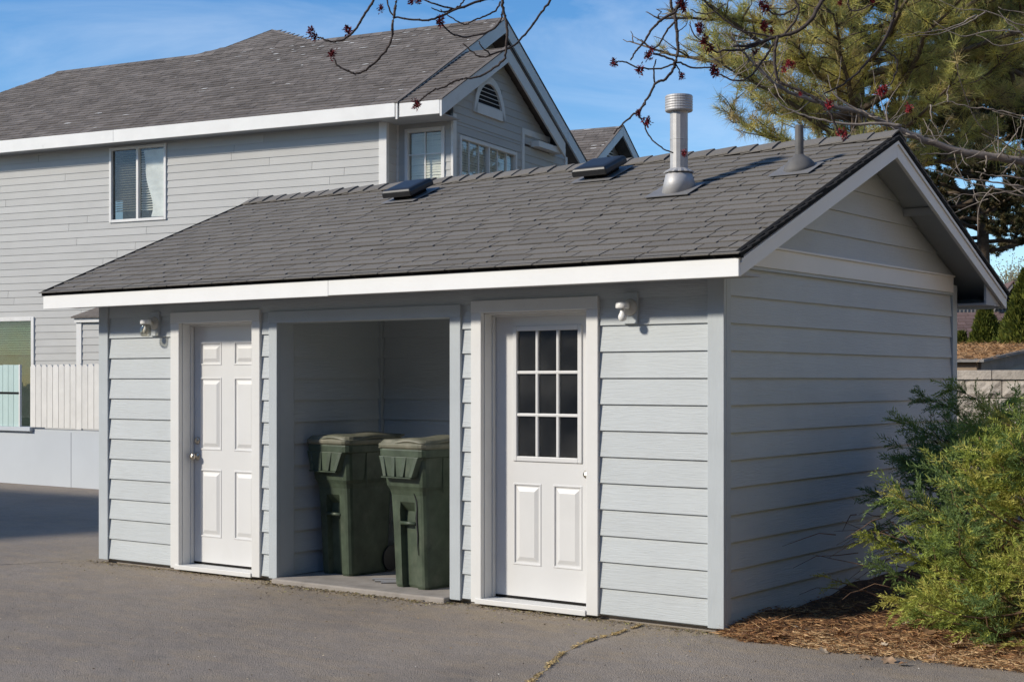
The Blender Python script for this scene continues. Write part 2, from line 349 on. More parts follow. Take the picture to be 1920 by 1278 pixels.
# ------------------------------------------------------------------ ground
GZ = -0.03
g = MB(); g.add([(-300, -300, GZ), (300, -300, GZ), (300, 300, GZ), (-300, 300, GZ)], [(0, 1, 2, 3)])
tag(g.build('asphalt_ground', M['asphalt']), kind='structure')

# ------------------------------------------------------------------ shed
Lx, Wy = 6.23, 4.19
OF, OSR, OSL = 0.346, 0.315, 0.372
ZF0, ZF1 = 2.23, 2.365
RY = 2.15; ZR = 3.41                       # ridge (white top)
SL = (ZR - ZF1) / (RY + OF)                # roof slope
BY = RY + (RY + OF)                        # rear fascia y
shed = empty('shed', (-Lx/2, Wy/2, 0))
tag(shed, 'small blue grey lap-sided shed with two white doors and dark shingle roof', 'shed')
EXP = 0.1778; ZS = 0.012
def lap_mesh(name, length, h, t0, t1):
    """one lap board: x along, y out is negative, bottom thick"""
    m = MB(); m.hexa([(0, -t0, 0), (length, -t0, 0), (length, 0, 0), (0, 0, 0), (0, -t1, h), (length, -t1, h), (length, 0, h), (0, 0, h)])
    return m
def lap(parent, x0, x1, z, h, Mw, mt, t0=0.0235, t1=0.006, x0t=None, x1t=None):
    """board in wall frame Mw (x along wall, y outwards negative)"""
    if x1 - x0 < 0.01: return
    le = x1 - x0
    m = MB(); a = 0 if x0t is None else x0t - x0; b = le if x1t is None else x1t - x0
    if b - a < 0.005: b = a + 0.005
    m.hexa([(0, -t0, 0), (le, -t0, 0), (le, 0, 0), (0, 0, 0), (a, -t1, h), (b, -t1, h), (b, 0, h), (a, 0, h)])
    return m.build('siding_board', mt, parent, Mw @ Matrix.Translation((x0, 0, z)))
FW = Matrix.Identity(4)                                  # front wall frame
RW = Matrix.Rotation(R(90), 4, 'Z')                      # right wall: x_local -> world y, outward(-y) -> +x
# front wall core
D1 = (-5.1965, -4.2941); D2 = (-1.9216, -1.0227); OP = (-4.005, -2.221); OPT = 2.055; DT = 2.075
m = MB()
for x0, x1 in ((-Lx, D1[0]-0.02), (D1[1]+0.02, OP[0]-0.012), (OP[1]+0.012, D2[0]-0.02), (D2[1]+0.02, 0)): m.box(x0, x1, 0.0, 0.10, 0, 2.42)
m.box(D1[0]-0.02, D1[1]+0.02, 0.0, 0.10, DT+0.02, 2.42); m.box(D2[0]-0.02, D2[1]+0.02, 0.0, 0.10, DT+0.02, 2.42)
m.box(OP[0]-0.012, OP[1]+0.012, 0.0, 0.10, OPT+0.012, 2.42)
fwall = m.build('front_wall', M['siding'], shed)
secs = [(-6.129, -5.286), (-4.20, -4.097), (-2.121, -2.022), (-0.927, -0.0857)]
for k in range(14):
    z = ZS + k*EXP; h = EXP + 0.022 if k < 13 else 0.16
    if z < 2.12:
        for a, b in secs: lap(fwall, a, b, z, min(h, 2.47-z), FW, M['siding'])
    else: lap(fwall, -6.129, -0.0857, z+0.0, min(h, 2.47-z), FW, M['siding'], 0.023, 0.007)
# bottom course sits on z=0: starter gap hidden, foundation below
box('foundation', (-Lx+0.03, -0.02, 0.03, Wy-0.03, -0.3, -0.001), M['conc'], shed)
# right wall + gable
GC = RY                                                   # gable peak y
m = MB()
zt = lambda y: ZF1 + SL*(OF + (y if y <= RY else 2*RY - y)) - 0.06
m.prism([(0, 0.10, 0), (0, Wy, 0), (0, Wy, zt(Wy)), (0, RY, zt(RY)), (0, 0.10, zt(0.10))], (-0.1, 0, 0))
rwall = m.build('right_wall', M['siding'], shed)
BB0, BB1 = 2.352, 2.487                                   # white belly band
for k in range(13):
    z = ZS + k*EXP; h = min(EXP + 0.022, BB0 + 0.02 - z)
    lap(rwall, 0.061, Wy-0.087, z, h, RW, M['siding'])
z = BB1 + 0.004; k = 0
while z < zt(RY) - 0.06:
    h = min(EXP + 0.022, zt(RY)-z-0.01)
    yr = lambda zz: (zz + 0.06 - ZF1)/SL - OF             # y where underside is at zz (front side)
    a0, a1 = max(yr(z), 0.0), max(yr(z+h), 0.0); b0, b1 = min(2*RY-yr(z), Wy), min(2*RY-yr(z+h), Wy)
    lap(rwall, a0+0.004, b0-0.004, z, h, RW, M['siding'], x0t=a1+0.004, x1t=b1-0.004); z += EXP; k += 1
box('belly_band', (-0.02, 0.040, 0.02, Wy-0.087, BB0, BB1), M['rake'], shed, bevel=0.003)
box('belly_band_cap', (-0.02, 0.056, 0.02, Wy-0.087, BB1-0.004, BB1+0.012), M['rake'], shed, bevel=0.003)
box('belly_band_drip', (-0.02, 0.032, 0.03, Wy-0.087, BB0-0.022, BB0-0.001), M['sidetrim'], shed)
# back & left walls
box('back_wall', (-Lx, 0, Wy-0.10, Wy-0.001, 0, 2.42), M['siding'], shed)
m = MB(); m.prism([(-Lx+0.1, 0.10, 0), (-Lx+0.1, Wy-0.1, 0), (-Lx+0.1, Wy-0.1, zt(Wy-0.1)), (-Lx+0.1, RY, zt(RY)), (-Lx+0.1, 0.10, zt(0.10))], (-0.099, 0, 0))
lwall = m.build('left_wall', M['siding'], shed)
LWM = Matrix.Translation((-Lx, 0, 0)) @ Matrix.Rotation(R(-90), 4, 'Z')
for k in range(13): lap(lwall, -(Wy-0.02), -0.06, ZS+k*EXP, EXP+0.02, LWM, M['siding'])
# corner trims
def ctrim(*d): return box('corner_board', d, M['sidetrim'], shed, bevel=0.004)
ctrim(-Lx-0.024, -6.129, -0.036, 0.0005, 0.0, 2.40); ctrim(-Lx-0.024, -Lx-0.0005, 0.001, 0.085, 0.0, 2.40)
ctrim(-0.0857, 0.034, -0.036, -0.0005, 0.0, 2.40); ctrim(0.0005, 0.034, 0.0, 0.061, 0.0, 2.47)
ctrim(0.0005, 0.034, Wy-0.087, Wy+0.02, 0.0, 2.42)
# --- doors
def casing(x0, x1, xi0, xi1, top, m_, itop, ytr=-0.040):
    box('door_casing', (x0, xi0, ytr, 0.0, -0.004, itop), m_, shed, bevel=0.004)
    box('door_casing', (xi1, x1, ytr, 0.0, -0.004, itop), m_, shed, bevel=0.004)
    box('door_casing', (x0, x1, ytr-0.003, 0.0, itop, top), m_, shed, bevel=0.004)
casing(-5.286, -4.20, -5.180, -4.294, 2.172, M['white'], 2.078)
casing(-2.022, -0.927, -1.930, -1.0227, 2.168, M['white'], 2.080)
for (a, b), xl, xr in ((D1, -5.180, -4.294), (D2, -1.930, -1.0227)):
    box('door_jamb', (a-0.022, xl+0.004, 0.001, 0.20, 0.0, 2.09), M['white'], shed)
    box('door_jamb', (xr-0.002, b+0.022, 0.001, 0.20, 0.0, 2.09), M['white'], shed)
    box('door_head_jamb', (xl+0.005, xr-0.003, 0.001, 0.20, 2.068, 2.09), M['white'], shed)
    box('door_stop', (xl+0.0045, xl+0.016, 0.085, 0.116, 0.03, 2.066), M['white'], shed)
    box('door_stop', (xl+0.017, xr-0.004, 0.085, 0.116, 2.052, 2.067), M['white'], shed)
    box('door_sill', (xl-0.05, xr+0.001, -0.050, 0.118, -0.012, 0.026), M['white'], shed, bevel=0.004)
    box('door_weatherstrip', (xl+0.005, xr-0.004, 0.119, 0.135, 0.026, 0.045), M['drip'], shed)
def raised_panel(mb, x0, x1, z0, z1, y, sunk=0.010):
    """frame groove + bevelled field, on the face y looking to -y (added proud of a recess)"""
    def ring(e, yy): return [(x0+e, yy, z0+e), (x1-e, yy, z0+e), (x1-e, yy, z1-e), (x0+e, yy, z1-e)]
    rs = [ring(0, y), ring(0.006, y-0.005), ring(0.014, y-0.004), ring(0.020, y+sunk*0.6), ring(0.030, y+sunk*0.6), ring(0.060, y-0.006)]
    vs = [p for r in rs for p in r]; fs = []
    for k in range(len(rs)-1):
        for i in range(4):
            j = (i+1) % 4; fs.append((k*4+i, k*4+j, (k+1)*4+j, (k+1)*4+i))
    fs.append(tuple(range(len(rs)*4-4, len(rs)*4))); mb.add(vs, fs)
def door_leaf(X, panels, holes, name, label):
    """slab with a front skin pierced where panels and lights sit"""
    a, b = X[0]-0.012, X[1]+0.012; z0, z1, y = 0.046, 2.066, 0.12
    rects = panels + holes
    xs = sorted({a, b} | {r[0] for r in rects} | {r[1] for r in rects}); zs = sorted({z0, z1} | {r[2] for r in rects} | {r[3] for r in rects})
    m = MB()
    for i in range(len(xs)-1):
        for j in range(len(zs)-1):
            cx, cz = (xs[i]+xs[i+1])/2, (zs[j]+zs[j+1])/2
            if any(r[0] < cx < r[1] and r[2] < cz < r[3] for r in rects): continue
            m.add([(xs[i], y, zs[j]), (xs[i+1], y, zs[j]), (xs[i+1], y, zs[j+1]), (xs[i], y, zs[j+1])], [(0, 1, 2, 3)])
    for x in (a, b): m.add([(x, y, z0), (x, y+0.044, z0), (x, y+0.044, z1), (x, y, z1)], [(0, 1, 2, 3)])
    for z in (z0, z1): m.add([(a, y, z), (b, y, z), (b, y+0.044, z), (a, y+0.044, z)], [(0, 1, 2, 3)])
    d = m.build(name, M['door'], shed); d['label'] = label
    for r in panels:
        mb = MB(); raised_panel(mb, *r, y); mb.build('door_panel', M['door'], d)
    return d
# door 1: six panels
cx = (D1[0]+D1[1])/2; pw = 0.27; gp = 0.055
cols = [(cx-0.30-0.045, cx-0.045-0.03), (cx+0.045+0.03, cx+0.30+0.045)]
d1 = door_leaf(D1, [(c[0], c[1], z0, z1) for c in cols for z0, z1 in ((0.26, 0.84), (1.00, 1.62), (1.72, 1.92))], [], 'six_panel_door', 'closed white six-panel door')
kx = D1[0] + 0.075
mb = MB().lathe([(0.0, 0), (0.034, 0.001), (0.034, 0.008), (0.028, 0.013), (0.014, 0.015), (0.013, 0.034), (0.020, 0.040), (0.029, 0.050), (0.031, 0.060), (0.026, 0.070), (0.012, 0.075), (0.0, 0.0755)], (kx, 0.12, 0.945), 20, 'y')
mb.build('door_knob', M['nickel'], d1, smooth=True)
mb = MB().lathe([(0.0, 0), (0.031, 0.001), (0.031, 0.010), (0.024, 0.018), (0.015, 0.020), (0.0, 0.020)], (kx, 0.12, 1.08), 20, 'y'); mb.build('deadbolt', M['nickel'], d1, smooth=True)
# door 2: nine lights over two panels
ZL0, ZL1 = 1.045, 1.955; XL0, XL1 = D2[0]+0.165, D2[1]-0.105
cx2 = (D2[0]+D2[1])/2
XL0, XL1 = cx2-0.255, cx2+0.285
pan2 = [(cx2-0.285, cx2-0.035, 0.27, 0.86), (cx2+0.065, cx2+0.315, 0.27, 0.86)]
d2 = door_leaf(D2, pan2, [(XL0, XL1, ZL0, ZL1)], 'nine_light_door', 'white door with nine glass panes over two panels')
fw_ = 0.030
for a, b, c, d in ((XL0-0.028, XL0+0.006, ZL0-0.028, ZL1+0.028), (XL1-0.006, XL1+0.028, ZL0-0.028, ZL1+0.028)):
    box('light_frame', (a, b, 0.108, 0.15, c, d), M['door'], d2, bevel=0.004)
for c, d in ((ZL0-0.028, ZL0+0.006), (ZL1-0.006, ZL1+0.028)):
    box('light_frame', (XL0+0.0065, XL1-0.0065, 0.1085, 0.15, c, d), M['door'], d2, bevel=0.004)
gw, gh = (XL1-XL0)/3, (ZL1-ZL0)/3
for i in (1, 2): box('muntin', (XL0+i*gw-0.011, XL0+i*gw+0.011, 0.114, 0.142, ZL0+0.0065, ZL1-0.0065), M['door'], d2, bevel=0.005)
for j in (1, 2): box('muntin', (XL0+0.0065, XL1-0.0065, 0.1125, 0.144, ZL0+j*gh-0.011, ZL0+j*gh+0.011), M['door'], d2, bevel=0.005)
for i in range(3):
    for j in range(3): box('pane', (XL0+i*gw, XL0+(i+1)*gw, 0.130, 0.134, ZL0+j*gh, ZL0+(j+1)*gh), M['doorglass'], d2)
kx = D2[1] - 0.062
mb = MB().lathe([(0.0, 0), (0.032, 0.001), (0.032, 0.008), (0.026, 0.013), (0.014, 0.015), (0.013, 0.034), (0.020, 0.040), (0.027, 0.050), (0.029, 0.060), (0.024, 0.069), (0.012, 0.074), (0.0, 0.0745)], (kx, 0.12, 0.945), 20, 'y'); mb.build('door_knob', M['nickel'], d2, smooth=True)
# dark rooms behind the doors
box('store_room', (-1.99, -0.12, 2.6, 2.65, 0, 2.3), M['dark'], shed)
box('store_room_floor', (-2.1, -0.12, 0.18, 3.0, 0.001, 0.02), M['conc'], shed)
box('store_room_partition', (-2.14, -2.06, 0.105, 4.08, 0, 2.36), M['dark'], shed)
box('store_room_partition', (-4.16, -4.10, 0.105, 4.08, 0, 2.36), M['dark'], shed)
# --- open bay
y0 = -0.038
box('opening_trim', (-4.097, -4.005, y0, 0.0, 0.0, OPT), M['sidetrim'], shed, bevel=0.004)
box('opening_trim', (-2.221, -2.121, y0, 0.0, -0.004, OPT), M['sidetrim'], shed, bevel=0.004)
box('opening_trim', (-4.097, -2.121, y0-0.003, 0.0, OPT, 2.147), M['sidetrim'], shed, bevel=0.004)
BD = 1.25
box('opening_jamb', (-4.030, -4.006, 0.001, 0.155, 0.0, OPT), M['sidetrim'], shed); box('opening_jamb', (-2.220, -2.196, 0.001, 0.155, 0.0, OPT), M['sidetrim'], shed)
box('opening_head', (-4.0055, -2.2205, 0.001, 0.155, OPT, OPT+0.02), M['sidetrim'], shed)
bay = box('bay_wall', (-4.099, -4.052, 0.1005, BD+0.06, 0, 2.36), M['siding'], shed)
bay2 = box('bay_wall', (-4.05, -2.16, BD+0.021, BD+0.06, 0, 2.36), M['siding'], shed)
box('bay_wall', (-2.19, -2.15, 0.105, BD+0.02, 0, 2.36), M['siding'], shed)
for k in range(13):
    z = ZS + k*EXP
    lap(bay, 0.156, BD-0.03, z, min(EXP+0.022, 2.3-z), Matrix.Translation((-4.052, 0, 0)) @ RW, M['siding'], 0.030, 0.006)
    lap(bay2, -4.0, -2.20, z, min(EXP+0.022, 2.3-z), Matrix.Translation((0, BD+0.021, 0)), M['siding'], 0.030, 0.006)
box('inside_corner_board', (-4.050, -4.005, BD-0.03, BD+0.02, 0.02, 2.3), M['sidetrim'], shed)
box('bay_ceiling', (-4.10, -2.15, 0.101, BD+0.06, 2.30, 2.34), M['soffit'], shed)
fl = box('bay_floor_slab', (-4.004, -2.222, -0.10, BD+0.02, -0.10, 0.012), M['conc'], shed, bevel=0.012)
# --- roof
deck = MB()
XA, XB = -Lx-OSL, OSR
def slope_pt(x, s, n, side=1):            # s metres up the slope from the eave edge, n above surface
    cs, sn = 1/math.hypot(1, SL), SL/math.hypot(1, SL)
    y = -OF + s*cs - n*sn; z = ZF1 + s*sn + n*cs
    return (x, y, z) if side > 0 else (x, 2*RY - y, z)
SLEN = (RY+OF)*math.hypot(1, SL)
for sd in (1, -1):
    v = [slope_pt(XA+0.02, 0.0, -0.05, sd), slope_pt(XB-0.03, 0.0, -0.05, sd), slope_pt(XB-0.03, SLEN, -0.05, sd), slope_pt(XA+0.02, SLEN, -0.05, sd)]
    w = [slope_pt(XA+0.02, 0.0, 0.0, sd), slope_pt(XB-0.03, 0.0, 0.0, sd), slope_pt(XB-0.03, SLEN, 0.0, sd), slope_pt(XA+0.02, SLEN, 0.0, sd)]
    deck.hexa(v + w if sd > 0 else v[::-1] + w[::-1])
roof = deck.build('roof', M['soffit'], shed)
def fbox(name, d, m_): return box(name, d, m_, shed, bevel=0.004)
xs = float(onY(615, 545, -0.368)[0])
fbox('fascia_board', (XA, xs, -OF-0.022, -OF, ZF0-0.004, ZF1), M['fascia']); fbox('fascia_board', (xs+0.002, XB, -OF-0.022, -OF, ZF0, ZF1), M['fascia'])
fbox('fascia_board', (XA, XB, BY, BY+0.022, ZF0, ZF1), M['fascia'])
box('eave_soffit', (XA+0.02, XB-0.03, -OF+0.001, -0.0225, 2.245, 2.262), M['soffit'], shed); box('eave_soffit', (XA+0.02, XB-0.03, Wy+0.021, BY-0.001, 2.245, 2.262), M['soffit'], shed)
for x in (XA, XB-0.028):
    for sd in (1, -1):
        hh = 0.150
        a = (x, -OF+0.0005, ZF1); b = (x, RY, ZR); c = (x, RY, ZR-hh); d = (x, -OF+0.0005, ZF1-hh+0.015)
        P = [a, b, c, d] if sd > 0 else [(p[0], 2*RY-p[1], p[2]) for p in (a, b, c, d)]
        MB().prism(P, (0.028, 0, 0)).build('rake_board', M['rake'], shed, bevel=0.003)
        # narrow upper moulding on the rake
        P2 = [(x+0.0285, -OF+0.0005, ZF1-0.024), (x+0.0285, RY, ZR-0.024), (x+0.0285, RY, ZR-0.050), (x+0.0285, -OF+0.0005, ZF1-0.050)]
        if sd < 0: P2 = [(p[0], 2*RY-p[1], p[2]) for p in P2]
        if x > 0: MB().prism(P2, (0.010, 0, 0)).build('rake_moulding', M['rake'], shed)
# boxed rear and front eave ends + lookout block
MB().prism([(OSR-0.030, BY-0.001, 2.263), (OSR-0.030, Wy+0.03, 2.263), (OSR-0.030, Wy+0.03, 2.43), (OSR-0.030, BY-0.05, 2.36)], (-0.02, 0, 0)).build('eave_return', M['soffit'], shed)
box('lookout_block', (0.012, OSR-0.031, 3.02, 3.06, zt(3.04)-0.06, zt(3.04)), M['soffit'], shed)
# drip edges; the eave strip is near-black to paint the shadow gap
box('drip_edge_shadow', (XA-0.012, XB+0.012, -OF-0.027, -OF+0.02, ZF1-0.020, ZF1+0.022), M['drip'], shed); box('drip_edge_shadow', (XA-0.012, XB+0.012, BY-0.02, BY+0.03, ZF1-0.014, ZF1+0.022), M['drip'], shed)
for x0 in (XA-0.014, XB-0.018):
    for sd in (1, -1):
        P = [(x0, -OF-0.028, ZF1-0.022), (x0, RY, ZR-0.020), (x0, RY, ZR+0.034), (x0, -OF-0.028, ZF1+0.022)]
        if sd < 0: P = [(p[0], 2*RY-p[1], p[2]) for p in P]
        MB().prism(P, (0.034, 0, 0)).build('rake_drip_edge', M['drip'], shed)
# shingles
EX = 0.1245; NC = int((SLEN+0.05)/EX)+1
tabs = []
for i in range(NC):
    s0 = -0.052 + i*EX; x = XA - 0.02 - rng.uniform(0, 0.25)
    while x < XB + 0.018:
        w = float(rng.choice([0.17, 0.22, 0.27, 0.33, 0.40], p=[.12, .2, .26, .25, .17])) * rng.uniform(0.92, 1.08)
        x0, x1 = max(x, XA-0.018), min(x+w-0.011, XB+0.018)
        if x1 - x0 > 0.03:
            ds = rng.choice([0.0, 0.010, 0.020], p=[.55, .27, .18]) if i else 0.0
            tabs.append((x0, x1, s0+ds, min(s0+EX+0.055, SLEN), rng.uniform(0, 1), rng.uniform(0, 0.002)))
        x += w
def tab(mb, t, sd=1):
    x0, x1, s0, s1, v, j = t
    if s1 - s0 < 0.02: return
    n0 = 0.029 + j; th = 0.0075
    k = (s1-s0); n1 = n0 - 0.0135*k/0.18
    lo = [slope_pt(x0, s0, n0-th, sd), slope_pt(x1, s0, n0-th, sd), slope_pt(x1, s1, n1-th, sd), slope_pt(x0, s1, n1-th, sd)]
    hi = [slope_pt(x0, s0, n0, sd), slope_pt(x1, s0, n0, sd), slope_pt(x1, s1, n1, sd), slope_pt(x0, s1, n1, sd)]
    mb.hexa(lo + hi if sd > 0 else lo[::-1] + hi[::-1], v)
def tdist(t):
    p = np.array(slope_pt((t[0]+t[1])/2, t[2], 0.02)); return (t[1]-t[0])/np.linalg.norm(p-CAM)**2
order = sorted(range(len(tabs)), key=lambda i: -tdist(tabs[i]))
near = set(order[:290])
field = MB()
for i, t in enumerate(tabs):
    if i in near:
        mb = MB(); tab(mb, t); mb.build('shingle', M['shingle'], roof)
    else: tab(field, t)
field.build('shingle_field', M['shingle'], roof, kind='stuff')
back = MB()
for t in tabs: tab(back, t, -1)
back.build('rear_shingle_field', M['shingle'], roof, kind='stuff')
# underlay under the tabs so no light leaks
u = MB()
for sd in (1, -1):
    v = [slope_pt(XA-0.010, -0.020, 0.003, sd), slope_pt(XB+0.010, -0.020, 0.003, sd), slope_pt(XB+0.010, SLEN, 0.003, sd), slope_pt(XA-0.010, SLEN, 0.003, sd)]
    w = [slope_pt(XA-0.010, -0.020, 0.013, sd), slope_pt(XB+0.010, -0.020, 0.013, sd), slope_pt(XB+0.010, SLEN, 0.013, sd), slope_pt(XA-0.010, SLEN, 0.013, sd)]
    u.hexa(v + w if sd > 0 else v[::-1] + w[::-1])
u.build('roof_underlay', M['drip'], roof)
# ridge caps, overlapping from right to left
x = XB + 0.016; k = 0
while x > XA + 0.02:
    le = 0.28; x1 = x; x0 = max(x - le, XA-0.018); m = MB(); e = 0.135
    def rp(xx, sgn, n):
        p = slope_pt(xx, SLEN - (e if sgn else 0), n + 0.028, 1 if sgn >= 0 else -1)
        return p
    hi0, hi1 = 0.012, 0.030                           # left end under the next, right end proud
    jit = rng.uniform(-0.004, 0.004)
    def sec(xx, n): return [slope_pt(xx, SLEN-e, n+0.022, 1), slope_pt(xx, SLEN-0.03, n+0.030, 1), (xx, RY, ZR+0.034+n), slope_pt(xx, SLEN-0.03, n+0.030, -1), slope_pt(xx, SLEN-e, n+0.022, -1)]
    A0, A1 = sec(x0, hi0), sec(x1, hi1+jit)
    B0 = [(p[0], p[1], p[2]-0.009) for p in A0]; B1 = [(p[0], p[1], p[2]-0.012) for p in A1]
    vs_ = A0 + A1 + B0 + B1; fs = []
    for i in range(4):
        fs.append((i, 5+i, 6+i, i+1)); fs.append((10+i, 11+i, 16+i, 15+i)); fs.append((5+i, 15+i, 16+i, 6+i)); fs.append((i, i+1, 11+i, 10+i))
    fs += [(0, 10, 15, 5), (4, 9, 19, 14)]
    m.add(vs_, fs, rng.uniform(0.1, 0.9)); m.build('ridge_cap', M['shingle'], roof)
    x -= 0.195; k += 1
# --- roof vents (parts of the shed)
rang = math.atan(SL)
def roof_xf(x, y):
    s = (y + OF)*math.hypot(1, SL); p = slope_pt(x, s, 0.036)
    return Matrix.Translation(p) @ Matrix.Rotation(rang, 4, 'X')
def box_vent(x, y):
    X = roof_xf(x, y); r = empty('roof_vent', X.translation, 0, shed)
    mb = MB(); mb.box(-0.18, 0.20, -0.21, 0.20, 0, 0.004); mb.build('flashing', M['flash'], r, X)
    mb = MB(); mb.box(-0.11, 0.11, -0.10, 0.11, 0.004, 0.045); mb.build('throat', M['drip'], r, X)
    mb = MB()
    def ring(w, d0, d1, z): return [(-w, d0, z), (w, d0, z), (w, d1, z), (-w, d1, z)]
    mb.rings([ring(0.150, -0.165, 0.150, 0.036), ring(0.166, -0.182, 0.166, 0.041), ring(0.166, -0.182, 0.166, 0.088), ring(0.152, -0.166, 0.152, 0.106), ring(0.12, -0.13, 0.12, 0.111)])
    mb.build('hood', M['black'], r, X, bevel=0.008)
box_vent(-4.07, 1.70); box_vent(-2.07, 1.78)
fx, fy = -0.965, 1.12; fz = ZF1 + SL*(OF+fy) + 0.04
fl_ = empty('vent_flue', (fx, fy, fz), 0, shed)
X = roof_xf(fx, fy)
MB().box(-0.20, 0.17, -0.17, 0.12, 0.0, 0.005).build('flashing', M['flash'], fl_, X)
cv = Matrix.Translation((fx, fy, fz))
mb = MB(); n = 28; sh = lambda r, z, a: (r*math.cos(a), r*math.sin(a), z + 0)
r0 = [(0.135*math.cos(2*math.pi*i/n), 0.135*math.sin(2*math.pi*i/n), 0.135*math.sin(2*math.pi*i/n)*SL - 0.03) for i in range(n)]
r1 = [(0.100*math.cos(2*math.pi*i/n), 0.100*math.sin(2*math.pi*i/n), 0.105) for i in range(n)]
r2 = [(0.082*math.cos(2*math.pi*i/n), 0.082*math.sin(2*math.pi*i/n), 0.118) for i in range(n)]
mb.rings([r0, r1, r2]); mb.build('cone', M['galv'], fl_, cv, smooth=True)
mb = MB(); rr = []
for r, z in ((0.066, 0.120), (0.108, 0.116), (0.110, 0.122), (0.068, 0.150)):
    rr.append([((r + (0.006*math.cos(14*2*math.pi*i/56) if r > 0.1 else 0))*math.cos(2*math.pi*i/56), (r + (0.006*math.cos(14*2*math.pi*i/56) if r > 0.1 else 0))*math.sin(2*math.pi*i/56), z) for i in range(56)])
mb.rings(rr); mb.build('storm_collar', M['galv'], fl_, cv)
mb = MB().lathe([(0.066, 0.14), (0.066, 0.36), (0.0675, 0.362), (0.0675, 0.368), (0.066, 0.37), (0.066, 0.60)], n=14); mb.build('pipe', M['galv'], fl_, cv)
prof = [(0.04, 0.572), (0.098, 0.572)]
for i in range(6): prof += [(0.101, 0.576+i*0.019), (0.1035, 0.582+i*0.019), (0.101, 0.590+i*0.019)]
prof += [(0.098, 0.690), (0.0, 0.694)]
MB().lathe(prof, n=32).build('rain_cap', M['galv'], fl_, cv, smooth=False)
px_, py_ = -0.125, 1.40; pz_ = ZF1 + SL*(OF+py_) + 0.04
st = empty('vent_stub', (px_, py_, pz_), 0, shed); X = roof_xf(px_, py_)
MB().box(-0.17, 0.15, -0.17, 0.12, 0.0, 0.004).build('flashing', M['flash'], st, X)
cv = Matrix.Translation((px_, py_, pz_))
ring = lambda r, z, t: [(r*math.cos(2*math.pi*i/24), r*math.sin(2*math.pi*i/24), z + r*math.sin(2*math.pi*i/24)*SL*t) for i in range(24)]
MB().rings([ring(0.120, -0.02, 1), ring(0.106, 0.024, 0.7), ring(0.078, 0.060, 0.35), ring(0.043, 0.084, 0), ring(0.033, 0.094, 0)]).build('boot', M['pvc'], st, cv, smooth=True)
MB().lathe([(0.031, 0.09), (0.031, 0.305), (0.025, 0.305), (0.025, 0.28)], n=18).build('pipe', M['pvc'], st, cv, smooth=False)

# ------------------------------------------------------------------ wall lamps
def wall_lamp(x, z, jar, label):
    r = empty('wall_lamp', (x, -0.02, z-0.1)); tag(r, label, 'lamp', 'outdoor lamps beside the shed doors')
    box('mounting_block', (x-0.055, x+0.055, -0.040, -0.012, z-0.105, z+0.105), M['sidetrim'], r, bevel=0.003)
    MB().lathe([(0.0, 0.0), (0.056, 0.0), (0.056, 0.006), (0.048, 0.014), (0.030, 0.020), (0.026, 0.026), (0.0, 0.027)], (x, -0.0405, z+0.005), 24, 'y').build('back_plate', M['lampcream'], r, smooth=True)
    MB().tube([(x, -0.06, z+0.005), (x, -0.085, z+0.010), (x, -0.105, z+0.022)], [0.017, 0.016, 0.018], 12).build('arm', M['lampcream'], r, smooth=True)
    c = (x, -0.135, z-0.008)
    MB().lathe([(0.0, 0.044), (0.030, 0.044), (0.042, 0.040), (0.046, 0.032), (0.047, 0.006), (0.044, 0.002), (0.0, 0.002)], c, 26).build('cap', M['lampw'], r, smooth=True)
    if jar:
        MB().lathe([(0.0, 0.0), (0.038, 0.0), (0.040, -0.010), (0.046, -0.020), (0.047, -0.075), (0.044, -0.095), (0.034, -0.105), (0.0, -0.107)], c, 24).build('glass_jar', M['jar'], r, smooth=True)
        MB().lathe([(0.0, 0.0), (0.013, 0.0), (0.014, -0.024), (0.024, -0.045), (0.026, -0.060), (0.018, -0.076), (0.0, -0.080)], c, 16).build('bulb', M['lampw'], r, smooth=True)
    else:
        MB().lathe([(0.0, 0.001), (0.016, 0.001), (0.017, -0.022), (0.026, -0.040), (0.030, -0.055), (0.026, -0.072), (0.014, -0.082), (0.0, -0.085)], c, 20).build('bulb', M['lampw'], r, smooth=True)
    return r
wall_lamp(-5.492, 2.082, True, 'white wall lamp with a clear glass jar left of the six-panel door')
wall_lamp(-0.668, 2.078, False, 'white wall lamp with a bare bulb right of the nine-pane door')

